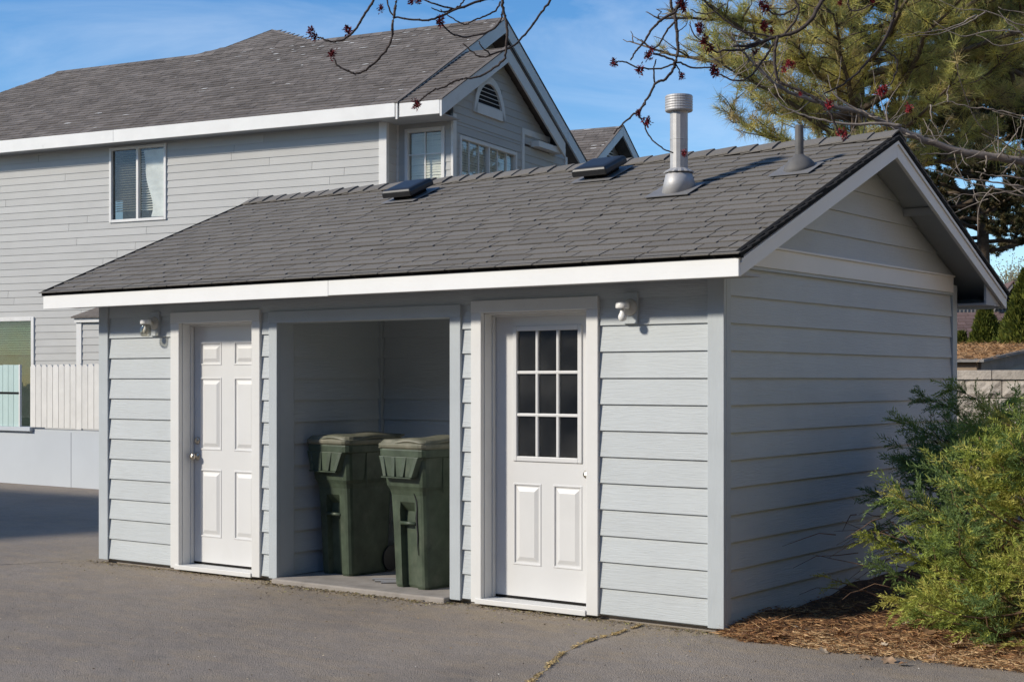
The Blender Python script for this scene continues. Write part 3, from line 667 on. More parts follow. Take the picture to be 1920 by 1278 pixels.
# ------------------------------------------------------------------ wheeled bins
def rrect(w, d, r, y0=0.0, notch=0.0, nw=0.10, k=4):
    pts = []
    hw, hd = w/2, d/2
    for cx_, cy_, a0 in ((hw-r, hd-r, 0), (-hw+r, hd-r, 90), (-hw+r, -hd+r, 180)):
        for i in range(k): a = R(a0 + 90*i/(k-1)); pts.append((cx_+r*math.cos(a), cy_+r*math.sin(a)+y0))
    for x, yy in ((-nw-0.012, 0), (-nw, notch), (nw, notch), (nw+0.012, 0)): pts.append((x, -hd+yy+y0))
    for i in range(k): a = R(270 + 90*i/(k-1)); pts.append((hw-r+r*math.cos(a), -hd+r+r*math.sin(a)+y0))
    return pts
def make_bin(loc, rz, label, crack, lidtilt):
    X = T(*loc, rz) @ Matrix.Diagonal((0.84, 0.90, 1.045, 1.0)); b = empty('wheeled_bin', loc, rz); tag(b, label, 'trash bin', 'dark green bins in the open bay')
    lv = [(0.0, .40, .46, .045, .05), (0.02, .42, .48, .05, .05), (0.40, .435, .52, .05, .05), (0.43, .436, .523, .05, .05), (0.56, .445, .54, .05, .06), (0.63, .452, .55, .05, .0),
          (0.68, .457, .56, .055, .0), (0.715, .475, .585, .06, .0), (0.745, .515, .62, .06, .0), (0.78, .525, .63, .06, .0), (0.985, .545, .66, .06, .0)]
    mb = MB(); mb.rings([[(p[0], p[1], z) for p in rrect(w, d, r, (d-0.66)*0.0, nt, 0.085)] for z, w, d, r, nt in lv])
    body = mb.build('body', M['bin'], b, X, bevel=0.0); 
    for p in body.data.polygons: p.use_smooth = False
    # rim
    mb = MB(); mb.rings([[(p[0], p[1], z) for p in rrect(w, d, r)] for z, w, d, r in ((0.955, .552, .668, .06), (0.960, .60, .715, .07), (1.012, .605, .72, .07), (1.020, .59, .70, .07))]); mb.build('rim', M['bin'], b, X, bevel=0.006)
    # front skirt with ribs
    yf = -0.33
    mb = MB(); mb.hexa([(-0.215, yf-0.030, 0.815), (0.155, yf-0.030, 0.815), (0.175, yf+0.02, 0.815), (-0.235, yf+0.02, 0.815), (-0.275, yf-0.030, 0.962), (0.235, yf-0.030, 0.962), (0.255, yf+0.02, 0.962), (-0.29, yf+0.02, 0.962)])
    sk = mb.build('front_skirt', M['bin'], b, X, bevel=0.004)
    for i in range(4):
        t = i/3; xb = -0.20 + t*0.33; xt = -0.255 + t*0.44
        MB().hexa([(xb, yf-0.046, 0.818), (xb+0.035, yf-0.046, 0.818), (xb+0.04, yf-0.029, 0.818), (xb-0.006, yf-0.029, 0.818), (xt, yf-0.034, 0.958), (xt+0.045, yf-0.034, 0.958), (xt+0.05, yf-0.029, 0.958), (xt-0.006, yf-0.029, 0.958)]).build('rib', M['bin'], sk, X)
    MB().box(-0.22, 0.16, yf-0.050, yf-0.0, 0.806, 0.8145).build('lip', M['bin'], sk, X)
    MB().tube([(-0.098, -0.262, 0.475), (0.098, -0.262, 0.475)], 0.013, 10).build('grab_bar', M['bin'], b, X, smooth=True)
    # side moulding line + corner pillars
    MB().box(0.268, 0.276, -0.10, -0.092, 0.70, 0.955).build('side_rib', M['bin'], b, X)
    # lid: domed bleached top over a rim lip
    n = 14; mb = MB(); top = []; w, d = 0.615, 0.755
    P = [[None]*(n+1) for _ in range(n+1)]
    vs_ = []; idx = {}
    for i in range(n+1):
        for j in range(n+1):
            u_, v_ = -1+2*i/n, -1+2*j/n
            x = u_*w/2; y = v_*d/2 + 0.02
            e = max(abs(u_), abs(v_)); c = (1-abs(u_)**3)*(1-abs(v_)**4)
            z = 0.018*c + 0.014*math.sin(2.6*u_+0.8)*(1-v_)*0.5 + 0.006*math.sin(5*v_+u_*2) + lidtilt*u_*0.012
            if e > 0.999: z -= 0.012
            x *= 1 - 0.05*(abs(v_)**8); y *= 1 - 0.05*(abs(u_)**8)
            idx[i, j] = len(vs_); vs_.append((x, y-0.01, 1.078+z+0.01*v_))
    fs = [(idx[i, j], idx[i+1, j], idx[i+1, j+1], idx[i, j+1]) for i in range(n) for j in range(n)]
    mb.add(vs_, fs); o = mb.build('lid', M['binlid'], b, X, smooth=True); so_ = o.modifiers.new('solid', 'SOLIDIFY'); so_.thickness = 0.012
    mb = MB(); mb.rings([[(p[0], p[1], z) for p in rrect(w, d, r)] for z, w, d, r in ((1.016, .60, .71, .07), (1.030, .625, .74, .08), (1.052, .63, .745, .08), (1.060, .60, .72, .08), (1.082, .56, .68, .08))]); mb.build('lid_rim', M['binlid'], b, X, bevel=0.004)
    for s in (-1, 1):
        wl = MB(); wl.tube([(s*0.20, 0.20, 0.11), (s*0.235, 0.20, 0.11)], 0.10, 18); wl.build('wheel', M['black'], b, X @ Matrix.Translation((0, 0.05, -0.012+0.012)))
    if crack:
        yb = -0.246
        mb = MB(); pts = [(0.10, 0.70), (0.125, 0.64), (0.13, 0.58), (0.118, 0.52), (0.122, 0.46), (0.128, 0.40), (0.124, 0.32), (0.13, 0.25)]
        wd = [0.004, 0.014, 0.012, 0.020, 0.014, 0.010, 0.007, 0.002]
        yy = [-0.2865, -0.2765, -0.2745, -0.272, -0.269, -0.2655, -0.2635, -0.2595]
        vs_ = []; fs = []
        for (x, z), w_, y_ in zip(pts, wd, yy): vs_ += [(x-w_/2, y_, z), (x+w_/2, y_, z)]
        for i in range(len(pts)-1): fs.append((2*i, 2*i+1, 2*i+3, 2*i+2))
        mb.add(vs_, fs); cr = mb.build('split_crack', M['dark'], b, X)
        sm = cr.modifiers.new('solid', 'SOLIDIFY'); sm.thickness = 0.006; sm.offset = 0
    return b
make_bin((-2.725, 0.345, 0.013), R(-5), 'dark green wheeled bin with a long split in its front, nearer the nine-pane door', True, 1)
make_bin((-3.715, 0.575, 0.013), R(-5), 'dark green wheeled bin without a split, against the bay wall', False, 0.4)
for i, (a, b) in enumerate((((-3.28, 0.30), (-2.86, 0.62)), ((-3.20, 0.24), (-2.84, 0.50)), ((-3.12, 0.26), (-2.82, 0.52)), ((-3.10, 0.20), (-2.80, 0.45)))):
    o = MB().tube([(a[0], a[1], 0.022), (b[0], b[1], 0.024)], 0.009, 8).build('steel_rod', M['rod'])
    tag(o, 'thin steel rod lying on the slab between the two green bins', 'rod', 'rods on the bay floor')
# ------------------------------------------------------------------ house
HA = R(10.36)
P0 = at(724, 500, 23.2); P0[2] = GZ
HM = Matrix.Translation(tuple(P0)) @ Matrix.Rotation(HA, 4, 'Z')
HMI = HM.inverted()
def hpx(x, y, v=None, u=None):
    """house-local point seen at a photo pixel, on plane v=const (front faces) or u=const (gable faces)"""
    o = HMI @ Vector(CAM); d = (HMI.to_3x3() @ Vector(ray(x, y)))
    t = (v - o.y)/d.y if v is not None else (u - o.x)/d.x
    return o + d*t
house = empty('house', tuple(P0), HA); tag(house, 'large grey lap-sided two-storey house with brown shingle roof behind the shed', 'house')
HE = 0.127
def wall_core(name, x0, x1, z0, z1, holes, Mw, mt, th=0.12):
    xs = sorted({x0, x1} | {h[0] for h in holes} | {h[1] for h in holes}); zs = sorted({z0, z1} | {h[2] for h in holes} | {h[3] for h in holes})
    m = MB()
    for i in range(len(xs)-1):
        for j in range(len(zs)-1):
            cx_, cz_ = (xs[i]+xs[i+1])/2, (zs[j]+zs[j+1])/2
            if any(h[0] < cx_ < h[1] and h[2] < cz_ < h[3] for h in holes): continue
            m.box(xs[i], xs[i+1], 0.0, th, zs[j], zs[j+1])
    return m.build(name, mt, house, Mw)
def courses(parent, x0, x1, z0, z1, holes, Mw, mt, seglen=3.6, e=HE, top=None):
    """lap boards over a wall; top(x)->z limit for gables"""
    k = 0; z = z0
    while z < z1 - 0.02:
        h = min(e + 0.015, z1 - z); cuts = [(x0, x1)]
        for hx0, hx1, hz0, hz1 in holes:
            if min(z+e, hz1) - max(z, hz0) > e*0.35:
                new = []
                for a, b in cuts:
                    if hx1 <= a or hx0 >= b: new.append((a, b)); continue
                    if a < hx0: new.append((a, hx0))
                    if b > hx1: new.append((hx1, b))
                cuts = new
        for a, b in cuts:
            at0, bt0 = None, None
            if top:
                a, b, at0, bt0 = top(a, b, z, h)
                if b - a < 0.06: continue
            js = [a]
            if not top:
                x = a + (rng.uniform(0.3, 1.0)*seglen)
                while x < b - 0.4: js.append(x); x += seglen*rng.uniform(0.8, 1.1)
            js.append(b)
            for i in range(len(js)-1):
                lap(parent, js[i], js[i+1] - (0.006 if i < len(js)-2 else 0), z, h, Mw, mt, 0.017, 0.006, at0 if i == 0 else None, bt0 if i == len(js)-2 else None)
        z += e; k += 1
EZ0, EZ1 = 5.68, 5.89                       # fascia bottom and top
HV = -0.35; RV = 3.38; RZ = 8.0; HSL = (RZ-EZ1)/(RV-HV)
# window on the front wall
w0 = hpx(208, 278, v=0); w1 = hpx(312, 412, v=0); w0b = hpx(312, 272, v=0); w1b = hpx(208, 415, v=0)
W1 = (w0.x, w1.x, (w1.z+w1b.z)/2, (w0.z+w0b.z)/2)
g0 = hpx(-40, 595, v=0); g1 = hpx(64, 800, v=0)
W2 = (g0.x, g1.x, 0.5, hpx(30, 597, v=0).z)
HX0 = -14.5
fcore = wall_core('front_wall', HX0, 0.0, 0.0, 5.75, [W1, W2], HM, M['hsiding'])
courses(fcore, HX0, -0.12, 0.45, 5.72, [W1, W2], HM, M['hsiding'])
box('corner_board', (-0.12, 0.022, -0.026, 0.0, 0.0, 5.75), M['htrim'], house, HM, bevel=0.004)
box('corner_board', (0.0005, 0.022, 0.001, 0.05, 0.0, 5.75), M['htrim'], house, HM)
def frame(name, x0, x1, z0, z1, Mw, w=0.05, proud=0.035, mt=None, mull=(), munt=(), hm=(), glass=('glass',), backing=None, blind=None, slope=0.0, label=None):
    mt = mt or M['htrim']
    f = MB(); f.box(x0-w*0.3, x0+w*0.7, -proud, 0.06, z0-w*0.3, z1+w*0.3); f.box(x1-w*0.7, x1+w*0.3, -proud, 0.06, z0-w*0.3, z1+w*0.3)
    f.box(x0+w*0.7+0.0005, x1-w*0.7-0.0005, -proud, 0.06, z0-w*0.3, z0+w*0.7); f.box(x0+w*0.7+0.0005, x1-w*0.7-0.0005, -proud, 0.06, z1-w*0.7, z1+w*0.3)
    fr = f.build(name, mt, house, Mw, bevel=0.006)
    if label: fr['label'] = label
    i0, i1, j0, j1 = x0+w*0.7, x1-w*0.7, z0+w*0.7, z1-w*0.7
    xs = [i0] + list(mull) + [i1]
    for mx in mull: box('mullion', (mx-0.022, mx+0.022, -proud*0.8, 0.05, j0+0.0005, j1-0.0005), mt, fr, Mw)
    for mx in munt: box('muntin', (mx-0.009, mx+0.009, -0.006, 0.012, j0, j1), mt, fr, Mw)
    for mz in hm: box('muntin', (i0, i1, -0.0045, 0.0105, mz-0.009, mz+0.009), mt, fr, Mw)
    for i in range(len(xs)-1): box('pane', (xs[i], xs[i+1], 0.016, 0.020, j0, j1), M[glass[i % len(glass)]], fr, Mw)
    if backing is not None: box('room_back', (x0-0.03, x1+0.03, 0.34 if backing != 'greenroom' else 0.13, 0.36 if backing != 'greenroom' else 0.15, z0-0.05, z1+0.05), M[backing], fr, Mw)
    if blind:
        m = MB(); z = j1 - 0.05; bz = blind[0]; tilt = blind[1]; yd = 0.105 if tilt < 0.04 else 0.078
        while z > j0 + (j1-j0)*bz:
            xo = rng.uniform(-0.004, 0.004); tl = tilt + rng.uniform(-0.003, 0.003)
            m.hexa([(i0+0.01, 0.065, z), (i1-0.01, 0.065, z+xo), (i1-0.01, yd, z+tl+xo), (i0+0.01, yd, z+tl), (i0+0.01, 0.065, z+0.002), (i1-0.01, 0.065, z+xo+0.002), (i1-0.01, yd, z+tl+xo+0.002), (i0+0.01, yd, z+tl+0.002)])
            z -= 0.042
        m.build('blind', M['blind'], fr, Mw)
    return fr
mid = hpx(259, 340, v=0).x
wf = frame('upper_window', *W1, HM, mull=(mid,), glass=('glassdim', 'glass'), backing='dark', blind=(0.12, 0.022), label='upper sliding window with bent blinds')
m = MB(); q = 9
cr = []
for i in range(q+1):
    t = i/q; z = W1[2] + 0.06 + t*(W1[3]-W1[2]-0.12); x0 = mid + 0.05 + 0.10*math.sin(t*3); x1 = W1[1]-0.05 - 0.28*max(0, 0.6-abs(t-0.45))
    cr += [(x0 + 0.22*(1-t)**1.5*math.sin(4*t+1), 0.06+0.012*math.sin(9*t), z), (W1[1]-0.045, 0.055+0.012*math.cos(8*t), z)]
m.add(cr, [(2*i, 2*i+1, 2*i+3, 2*i+2) for i in range(q)]); o = m.build('reflection_curtain', M['reflection_curtain'], wf, HM); sm = o.modifiers.new('s', 'SOLIDIFY'); sm.thickness = 0.004  # white curtain, broadened to paint the pale reflection in the right pane
frame('lower_window', *W2, HM, w=0.07, glass=('greenglass',), backing='greenroom', blind=(0.72, 0.020), label='green tinted lower window')
# little lean-to closet on the front
a = hpx(147, 640, v=-0.5); b = hpx(300, 640, v=-0.5)
cl = wall_core('closet_wall', a.x, b.x, 0.0, 2.62, [], HM @ Matrix.Translation((0, -0.5, 0)), M['hsiding'], th=0.45)
courses(cl, a.x+0.09, b.x, 0.45, 2.60, [], HM @ Matrix.Translation((0, -0.5, 0)), M['hsiding'])
zc = hpx(160, 596, v=-0.55).z; zc0 = hpx(160, 604, v=-0.55).z
box('closet_corner_board', (a.x-0.02, a.x+0.09, -0.03, 0.0, 0.0, zc0), M['htrim'], house, HM @ Matrix.Translation((0, -0.5, 0)))
box('closet_fascia', (a.x-0.04, b.x, -0.06, -0.032, zc0, zc), M['htrim'], house, HM @ Matrix.Translation((0, -0.5, 0)))
zr_ = hpx(165, 578, v=-0.2).z
MB().hexa([(a.x-0.08, -0.60, zc), (b.x, -0.60, zc), (b.x, -0.02, zc+0.02), (a.x+0.10, -0.02, zc+0.02), (a.x-0.08, -0.60, zc+0.025), (b.x, -0.60, zc+0.025), (b.x, -0.02, zr_+0.06), (a.x+0.12, -0.02, zr_+0.06)]).build('closet_roof', M['shingle_old'], house, HM)
# gable wall return and bay
GM = lambda u: HM @ Matrix.Translation((u, 0, 0)) @ RW          # x_local = v, outward = +u
gwall = wall_core('gable_wall', 0.05, 6.75, 0.0, 5.80, [], GM(0.0), M['hsiding'])
courses(gwall, 0.05, 0.35, 2.0, 5.72, [], GM(0.0), M['hsiding'])
box('corner_board', (0.0005, 0.03, 0.30, 0.349, 0.0, 5.75), M['htrim'], house, HM)
BU = 1.0; BV0, BV1 = 0.35, 4.70
pa = hpx(762, 240, v=BV0); pb = hpx(833, 335, v=BV0)
BW = (pa.x, pb.x, pb.z-0.15, hpx(797, 242, v=BV0).z)
BMf = HM @ Matrix.Translation((0, BV0, 0))
bw = wall_core('bay_side_wall', 0.03, BU, 0.0, 5.80, [BW], BMf, M['hsiding'])
courses(bw, 0.03, BU-0.03, 2.0, 5.72, [BW], BMf, M['hsiding'])
frame('bay_side_window', *BW, BMf, w=0.06, munt=((BW[0]+BW[1])/2,), hm=(hpx(797, 289, v=BV0).z,), backing='dark', blind=(0.0, 0.041), label='narrow bay window with closed blinds')
ga = hpx(861, 290, u=BU); gb = hpx(966, 300, u=BU); gt = hpx(862, 253, u=BU).z
GW = (ga.y, gb.y, gt-1.15, gt-0.02)
oa = hpx(978, 262, u=BU); ob = hpx(1009, 262, u=BU)
OPN = (oa.y+0.06, 3.95, hpx(985, 280, u=BU).z, hpx(979, 246, u=BU).z-0.05)
bg_ = wall_core('bay_gable_wall', BV0, BV1, 0.0, 5.72, [GW, OPN], GM(BU), M['hsiding'])
courses(bg_, BV0+0.09, BV1-0.05, 2.6, 5.70, [GW, OPN], GM(BU), M['hsiding'], seglen=9)
BRU = 1.19; BRV = 1.93; BRZ = 7.13; BE1 = 5.88; BHSL = (BRZ-BE1)/(BRV-HV)
m = MB(); m.prism([(BU, BV0, 5.70), (BU, 4.0, 5.70), (BU, BRV, BRZ-0.18), (BU, BV0, BE1+BHSL*(BV0-HV)-0.18)], (-0.1, 0, 0)); bgt = m.build('bay_gable_top', M['hsiding'], house, HM)
def btop(a, b, z, h):
    f0 = lambda zz: HV + (zz+0.16-BE1)/BHSL
    return max(a, f0(z)), min(b, 2*BRV-f0(z)), max(a, f0(z+h)), max(min(b, 2*BRV-f0(z+h)), max(a, f0(z+h)))
vc = hpx(913, 180, u=BU)
va, vb = hpx(888, 207, u=BU), hpx(941, 215, u=BU); vt = hpx(913, 143, u=BU).z; vz0 = (hpx(888, 203, u=BU).z + hpx(941, 214, u=BU).z)/2
VH = (va.y+0.02, vb.y-0.02, vz0, vt-0.15)
courses(bgt, BV0, 3.95, 5.70, BRZ-0.2, [VH], GM(BU), M['hsiding'], top=btop)
box('bay_corner_board', (BU-0.02, BU+0.026, BV0-0.026, BV0+0.09, 0.0, 5.80), M['htrim'], house, HM, bevel=0.004)
g_mid = hpx(915, 300, u=BU).y
mu1 = [GW[0] + (g_mid-GW[0])*t for t in (1/3, 2/3)] + [g_mid + (GW[1]-g_mid)*t for t in (1/3, 2/3)]
frame('bay_window', *GW, GM(BU), w=0.06, mull=(g_mid,), munt=mu1, hm=(gt-0.62,), backing='dark', blind=(0.0, 0.041), label='wide bay window with small panes')
f = MB(); f.box(OPN[0]-0.09, OPN[0], -0.03, 0.05, 2.6, OPN[3]); f.box(OPN[0]-0.09, OPN[1], -0.03, 0.05, OPN[3], OPN[3]+0.10); f.build('porch_opening_trim', M['htrim'], house, GM(BU))
box('porch_back', (-0.05, 0.0, 2.9, 4.6, 4.0, 5.6), M['soffit'], house, HM)
box('bay_corner_board', (BU+0.0, BU+0.026, BV1-0.07, BV1+0.02, 0.0, 5.70), M['htrim'], house, HM)
box('bay_rear_wall', (0.0, BU-0.001, BV1-0.1, BV1-0.001, 0.0, 5.7), M['hsiding'], house, HM)
# arched louvre
vm = (VH[0]+VH[1])/2; vr = (VH[1]-VH[0])/2
def arch(r, zb, h, yy, n=14):
    pts = [(vm-r, yy, zb), (vm+r, yy, zb)]
    for i in range(n+1): a_ = math.pi*i/n; pts.append((vm+r*math.cos(a_), yy, h + 1.18*r*math.sin(a_)))
    return pts
hh_ = vt - 0.02 - 1.18*(vr+0.06)
m = MB(); A = arch(vr+0.07, vz0-0.10, hh_, -0.045); B = arch(vr-0.03, vz0+0.06, hh_, -0.045); n_ = len(A)
A2 = [(p[0], 0.02, p[2]) for p in A]; B2 = [(p[0], 0.02, p[2]) for p in B]
fs = []
for i in range(n_):
    j = (i+1) % n_; fs += [(i, j, n_+j, n_+i), (2*n_+i, i, 3*n_+i)[:0] or (i, 2*n_+i, 2*n_+j, j), (n_+i, n_+j, 3*n_+j, 3*n_+i)]
m.add(A + B + A2 + B2, fs); lv_ = m.build('gable_louvre', M['htrim'], house, GM(BU))
MB().prism(arch(vr-0.02, vz0+0.05, hh_, -0.006), (0, 0.004, 0)).build('louvre_back', M['dark'], lv_, GM(BU))
z = vz0 + 0.08
while z < hh_ + 1.18*(vr-0.04) - 0.02:
    r = vr-0.03 if z < hh_ else (vr-0.03)*math.sqrt(max(0.0, 1-((z-hh_)/(1.18*(vr-0.03)))**2))
    if r > 0.03: MB().hexa([(vm-r, -0.030, z-0.010), (vm+r, -0.030, z-0.010), (vm+r, 0.02, z+0.004), (vm-r, 0.02, z+0.004), (vm-r, -0.030, z-0.001), (vm+r, -0.030, z-0.001), (vm+r, 0.02, z+0.013), (vm-r, 0.02, z+0.013)]).build('louvre_slat', M['htrim'], lv_, GM(BU))
    z += 0.070
# house roof
def roofslab(name, pts, th, mt, parent=house):
    a = [Vector(p) for p in pts]; n = (a[1]-a[0]).cross(a[2]-a[0]).normalized()
    if n.z < 0: n = -n
    return MB().prism([p - n*th for p in a], n*th).build(name, mt, parent, HM)
RU = 0.41; RU0 = -10.0; HL = -12.6
hroof = roofslab('roof', [(HL, HV, EZ1), (RU-0.02, HV, EZ1), (RU-0.02, RV, RZ), (RU0, RV, RZ)], 0.06, M['shingle_old'])
RVE = 2*RV - HV
roofslab('rear_roof', [(HL, RVE, EZ1), (RU-0.02, RVE, EZ1), (RU-0.02, RV, RZ), (RU0, RV, RZ)], 0.06, M['shingle_old'])
roofslab('hip_roof', [(HL, HV, EZ1), (HL, RVE, EZ1), (RU0, RV, RZ)], 0.06, M['shingle_old'])
def shingle_rows(pfun, s_len, xr, ex, parent, name, lichen=0.0, mt=None):
    """pfun(x,s,n)->pt; xr(s)->(x0,x1)"""
    mb = MB(); wt = MB(); s = 0.0
    while s < s_len - 0.02:
        x0, x1 = xr(s); x = x0 - rng.uniform(0, 0.3)
        while x < x1:
            w = rng.uniform(0.14, 0.42); a, b = max(x, x0), min(x+w-0.006, x1); s1 = min(s+ex+0.03, s_len)
            if b - a > 0.03:
                n0 = 0.020 + rng.uniform(0, 0.008); n1 = 0.010
                v = [pfun(a, s, 0.0), pfun(b, s, 0.0), pfun(b, s1, 0.0), pfun(a, s1, 0.0), pfun(a, s, n0), pfun(b, s, n0), pfun(b, s1, n1), pfun(a, s1, n1)]
                vv = rng.uniform(0, 1)
                mb.hexa(v, vv)
                if lichen and rng.uniform() < lichen(a, s):
                    c0 = rng.uniform(a, b); l_ = rng.uniform(0.05, 0.22); hgt = rng.uniform(0.02, 0.05)
                    pl = []
                    for q_ in range(7):
                        an = 2*math.pi*q_/7; pl.append(pfun(c0 + l_/2*math.cos(an)*rng.uniform(0.6, 1.2), s + 0.05 + hgt/2*math.sin(an), n0+0.004))
                    wt.add(pl, [tuple(range(7))], rng.uniform())
            x += w
        s += ex
    mb.build(name, mt or M['shingle_old'], parent, HM, kind='stuff')
    if wt.f: wt.build('lichen_patches', M['moss_white'], parent, HM, kind='stuff')
hl = math.hypot(1, HSL); hs = (RV-HV)*hl
pmain = lambda x, s, n: (x, HV + s/hl - n*HSL/hl, EZ1 + s*HSL/hl + n/hl)
def lich(x, s): return 0.30*max(0, 1-abs(s/hs-0.88)*5)*max(0, min(1, (x+6.5)/3)) + 0.05*max(0, min(1, (x+7)/4)) + 0.004
shingle_rows(pmain, hs, lambda s: (HL + (RU0-HL)*s/hs, RU), 0.14, hroof, 'shingle_field', lich)
m = MB(); x = RU0
while x < RU: m.prism([(x, RV-0.13, RZ-0.13*HSL+0.03), (x, RV, RZ+0.045), (x, RV+0.13, RZ-0.13*HSL+0.03)], (min(0.23, RU-x), 0, 0), rng.uniform()); x += 0.24
m.build('ridge_caps', M['shingle_old'], hroof, HM, kind='stuff')
# higher hip peeking over the ridge
def plane_pt(x, y):
    o = HMI @ Vector(CAM); d = HMI.to_3x3() @ Vector(ray(x, y))
    t = (EZ1 + HSL*(o.y-HV) - o.z)/(d.z - HSL*d.y); return o + d*t
pk = plane_pt(509, 58); pl_ = plane_pt(330, 114); pr_ = plane_pt(592, 82)
pm_ = plane_pt(420, 92)
back_ = Vector((pk.x-0.2, pk.y+3.0, pk.z-0.8))
m = MB(); m.add([pl_, pm_, pk, pr_, Vector((pr_.x+0.3, pr_.y+3.0, pr_.z-1.0)), back_, Vector((pl_.x, pl_.y+2.5, pl_.z-0.9))], [(0, 3, 2, 1), (2, 3, 4, 5), (0, 1, 2, 5, 6), (0, 6, 4, 3)])
up = m.build('upper_hip_roof', M['shingle_old'], house, HM)
s_of = lambda p: (p.y-HV)*hl
def xr_up(s):
    s += hs - 0.02
    def interp(p, q, s): t = (s - s_of(p))/max(1e-6, s_of(q)-s_of(p)); return p.x + (q.x-p.x)*t
    if s < s_of(pm_): a_ = interp(pl_, pm_, s)
    else: a_ = interp(pm_, pk, min(s, s_of(pk)))
    return a_, interp(pr_, pk, min(s, s_of(pk)))
shingle_rows(lambda x, s, n: pmain(x, s + hs - 0.02, n), s_of(pk)-hs, xr_up, 0.14, up, 'shingle_field')
m = MB()
for a_, b_ in ((pl_, pm_), (pm_, pk), (pk, pr_)): m.tube([a_ + Vector((0, 0.02, 0.0)), b_ + Vector((0, 0.02, 0.0))], 0.035, 6, 0.4)
m.build('hip_caps', M['shingle_old'], up, HM)
# fascias and rakes of the house
def hb(name, d, mt): return box(name, d, mt, house, HM, bevel=0.005)
hb('fascia_board', (HL, -5.2, HV-0.025, HV, EZ0, EZ1+0.005), M['hfascia']); hb('fascia_board', (-5.197, RU-0.03, HV-0.025, HV, EZ0, EZ1+0.005), M['hfascia'])
box('eave_soffit', (HL, RU-0.03, HV+0.001, 0.10, EZ0+0.02, EZ0+0.035), M['soffit'], house, HM)
def rakes(u, v0, vr, z0, zr, hgt, mt, th=0.035):
    for sd in (1, -1):
        P = [(u, v0-0.02, z0), (u, vr, zr+0.01), (u, vr, zr+0.01-hgt), (u, v0-0.02, z0-hgt)]
        if sd < 0: P = [(p[0], 2*vr-p[1], p[2]) for p in P]
        MB().prism(P, (th, 0, 0)).build('rake_board', mt, house, HM, bevel=0.004)
        Q = [(u-0.03, v0-0.03, z0+0.002), (u-0.03, vr, zr+0.012), (u-0.03, vr, zr+0.032), (u-0.03, v0-0.03, z0+0.020)]
        if sd < 0: Q = [(p[0], 2*vr-p[1], p[2]) for p in Q]
        MB().prism(Q, (0.078, 0, 0)).build('rake_edge', M['shingle_old'], house, HM)
rakes(RU-0.02, HV, RV, EZ1, RZ, 0.25, M['htrim'])
rakes(BRU-0.02, HV, BRV, BE1, BRZ, 0.25, M['htrim'])
# main gable triangle with siding (behind the bay roof)
m = MB(); m.prism([(0, -0.02, 5.78), (0, 6.78, 5.78), (0, RV, RZ-0.2)], (-0.1, 0, 0)); mg = m.build('gable_top', M['hsiding'], house, HM)
def mtop(a, b, z, h):
    f0 = lambda zz: HV + (zz+0.16-EZ1)/HSL
    return max(a, f0(z)), min(b, 2*RV-f0(z)), max(a, f0(z+h)), max(min(b, 2*RV-f0(z+h)), max(a, f0(z+h)))
courses(mg, 0.0, 6.75, 5.9, RZ-0.25, [], GM(0.0), M['hsiding'], top=mtop)
# bay roof
broof = roofslab('bay_roof', [(-0.2, HV, BE1), (BRU-0.02, HV, BE1), (BRU-0.02, BRV, BRZ), (-0.2, BRV, BRZ)], 0.05, M['shingle_old'])
roofslab('bay_rear_roof', [(-0.2, 2*BRV-HV, BE1), (BRU-0.02, 2*BRV-HV, BE1), (BRU-0.02, BRV, BRZ), (-0.2, BRV, BRZ)], 0.05, M['shingle_old'])
bl_ = math.hypot(1, BHSL); bs_ = (BRV-HV)*bl_
shingle_rows(lambda x, s, n: (x, HV + s/bl_ - n*BHSL/bl_, BE1 + s*BHSL/bl_ + n/bl_), bs_, lambda s: (0.02, BRU), 0.14, broof, 'shingle_field')
hb('fascia_board', (RU+0.05, BRU-0.021, HV-0.024, HV-0.001, EZ0-0.01, BE1), M['hfascia'])
box('bay_soffit', (0.0, BRU-0.03, HV, BV0-0.03, EZ0+0.0, EZ0+0.015), M['soffit'], house, HM)
box('bay_soffit', (BU-0.3, BRU-0.03, 3.2, 2*BRV-HV, EZ0+0.0, EZ0+0.10), M['htrim'], house, HM)
# small far gable to the right
fg = at(1166, 237, 33.0); fl0 = HMI @ Vector(fg)
fu, fv, fz_ = fl0.x, fl0.y, fl0.z; hwid = 1.55; fsl = 0.62
far_roof = roofslab('far_gable_roof', [(fu-6, fv-hwid*1.6, fz_-hwid*1.6*fsl), (fu, fv-hwid, fz_-hwid*fsl), (fu, fv, fz_), (fu-6, fv, fz_)], 0.06, M['shingle_old'])
roofslab('far_gable_roof', [(fu-6, fv+hwid*1.6, fz_-hwid*1.6*fsl), (fu, fv+hwid, fz_-hwid*fsl), (fu, fv, fz_), (fu-6, fv, fz_)], 0.06, M['shingle_old'])
fl_s = math.hypot(1, fsl)
shingle_rows(lambda x, s, n: (x, fv - hwid + s/fl_s - n*fsl/fl_s, fz_ - hwid*fsl + s*fsl/fl_s + n/fl_s), hwid*fl_s, lambda s: (fu-4, fu), 0.14, far_roof, 'shingle_field', lambda x, s: 0.10)
rakes(fu, fv-hwid, fv, fz_-hwid*fsl, fz_, 0.22, M['htrim'])
MB().prism([(fu-0.35, fv-hwid+0.1, fz_-hwid*fsl-2), (fu-0.35, fv+hwid-0.1, fz_-hwid*fsl-2), (fu-0.35, fv+hwid-0.1, fz_-hwid*fsl), (fu-0.35, fv, fz_-0.15), (fu-0.35, fv-hwid+0.1, fz_-hwid*fsl)], (-5.0, 0, 0)).build('far_gable_wall', M['hsiding'], house, HM)
fm = MB(); z = fz_ - 0.98
while z < fz_ - 0.42: fm.box(fv-0.26, fv+0.26, -0.02, 0.0, z, z+0.03); z += 0.07
fm.build('far_gable_louvre', M['htrim'], house, GM(fu-0.35+0.004))
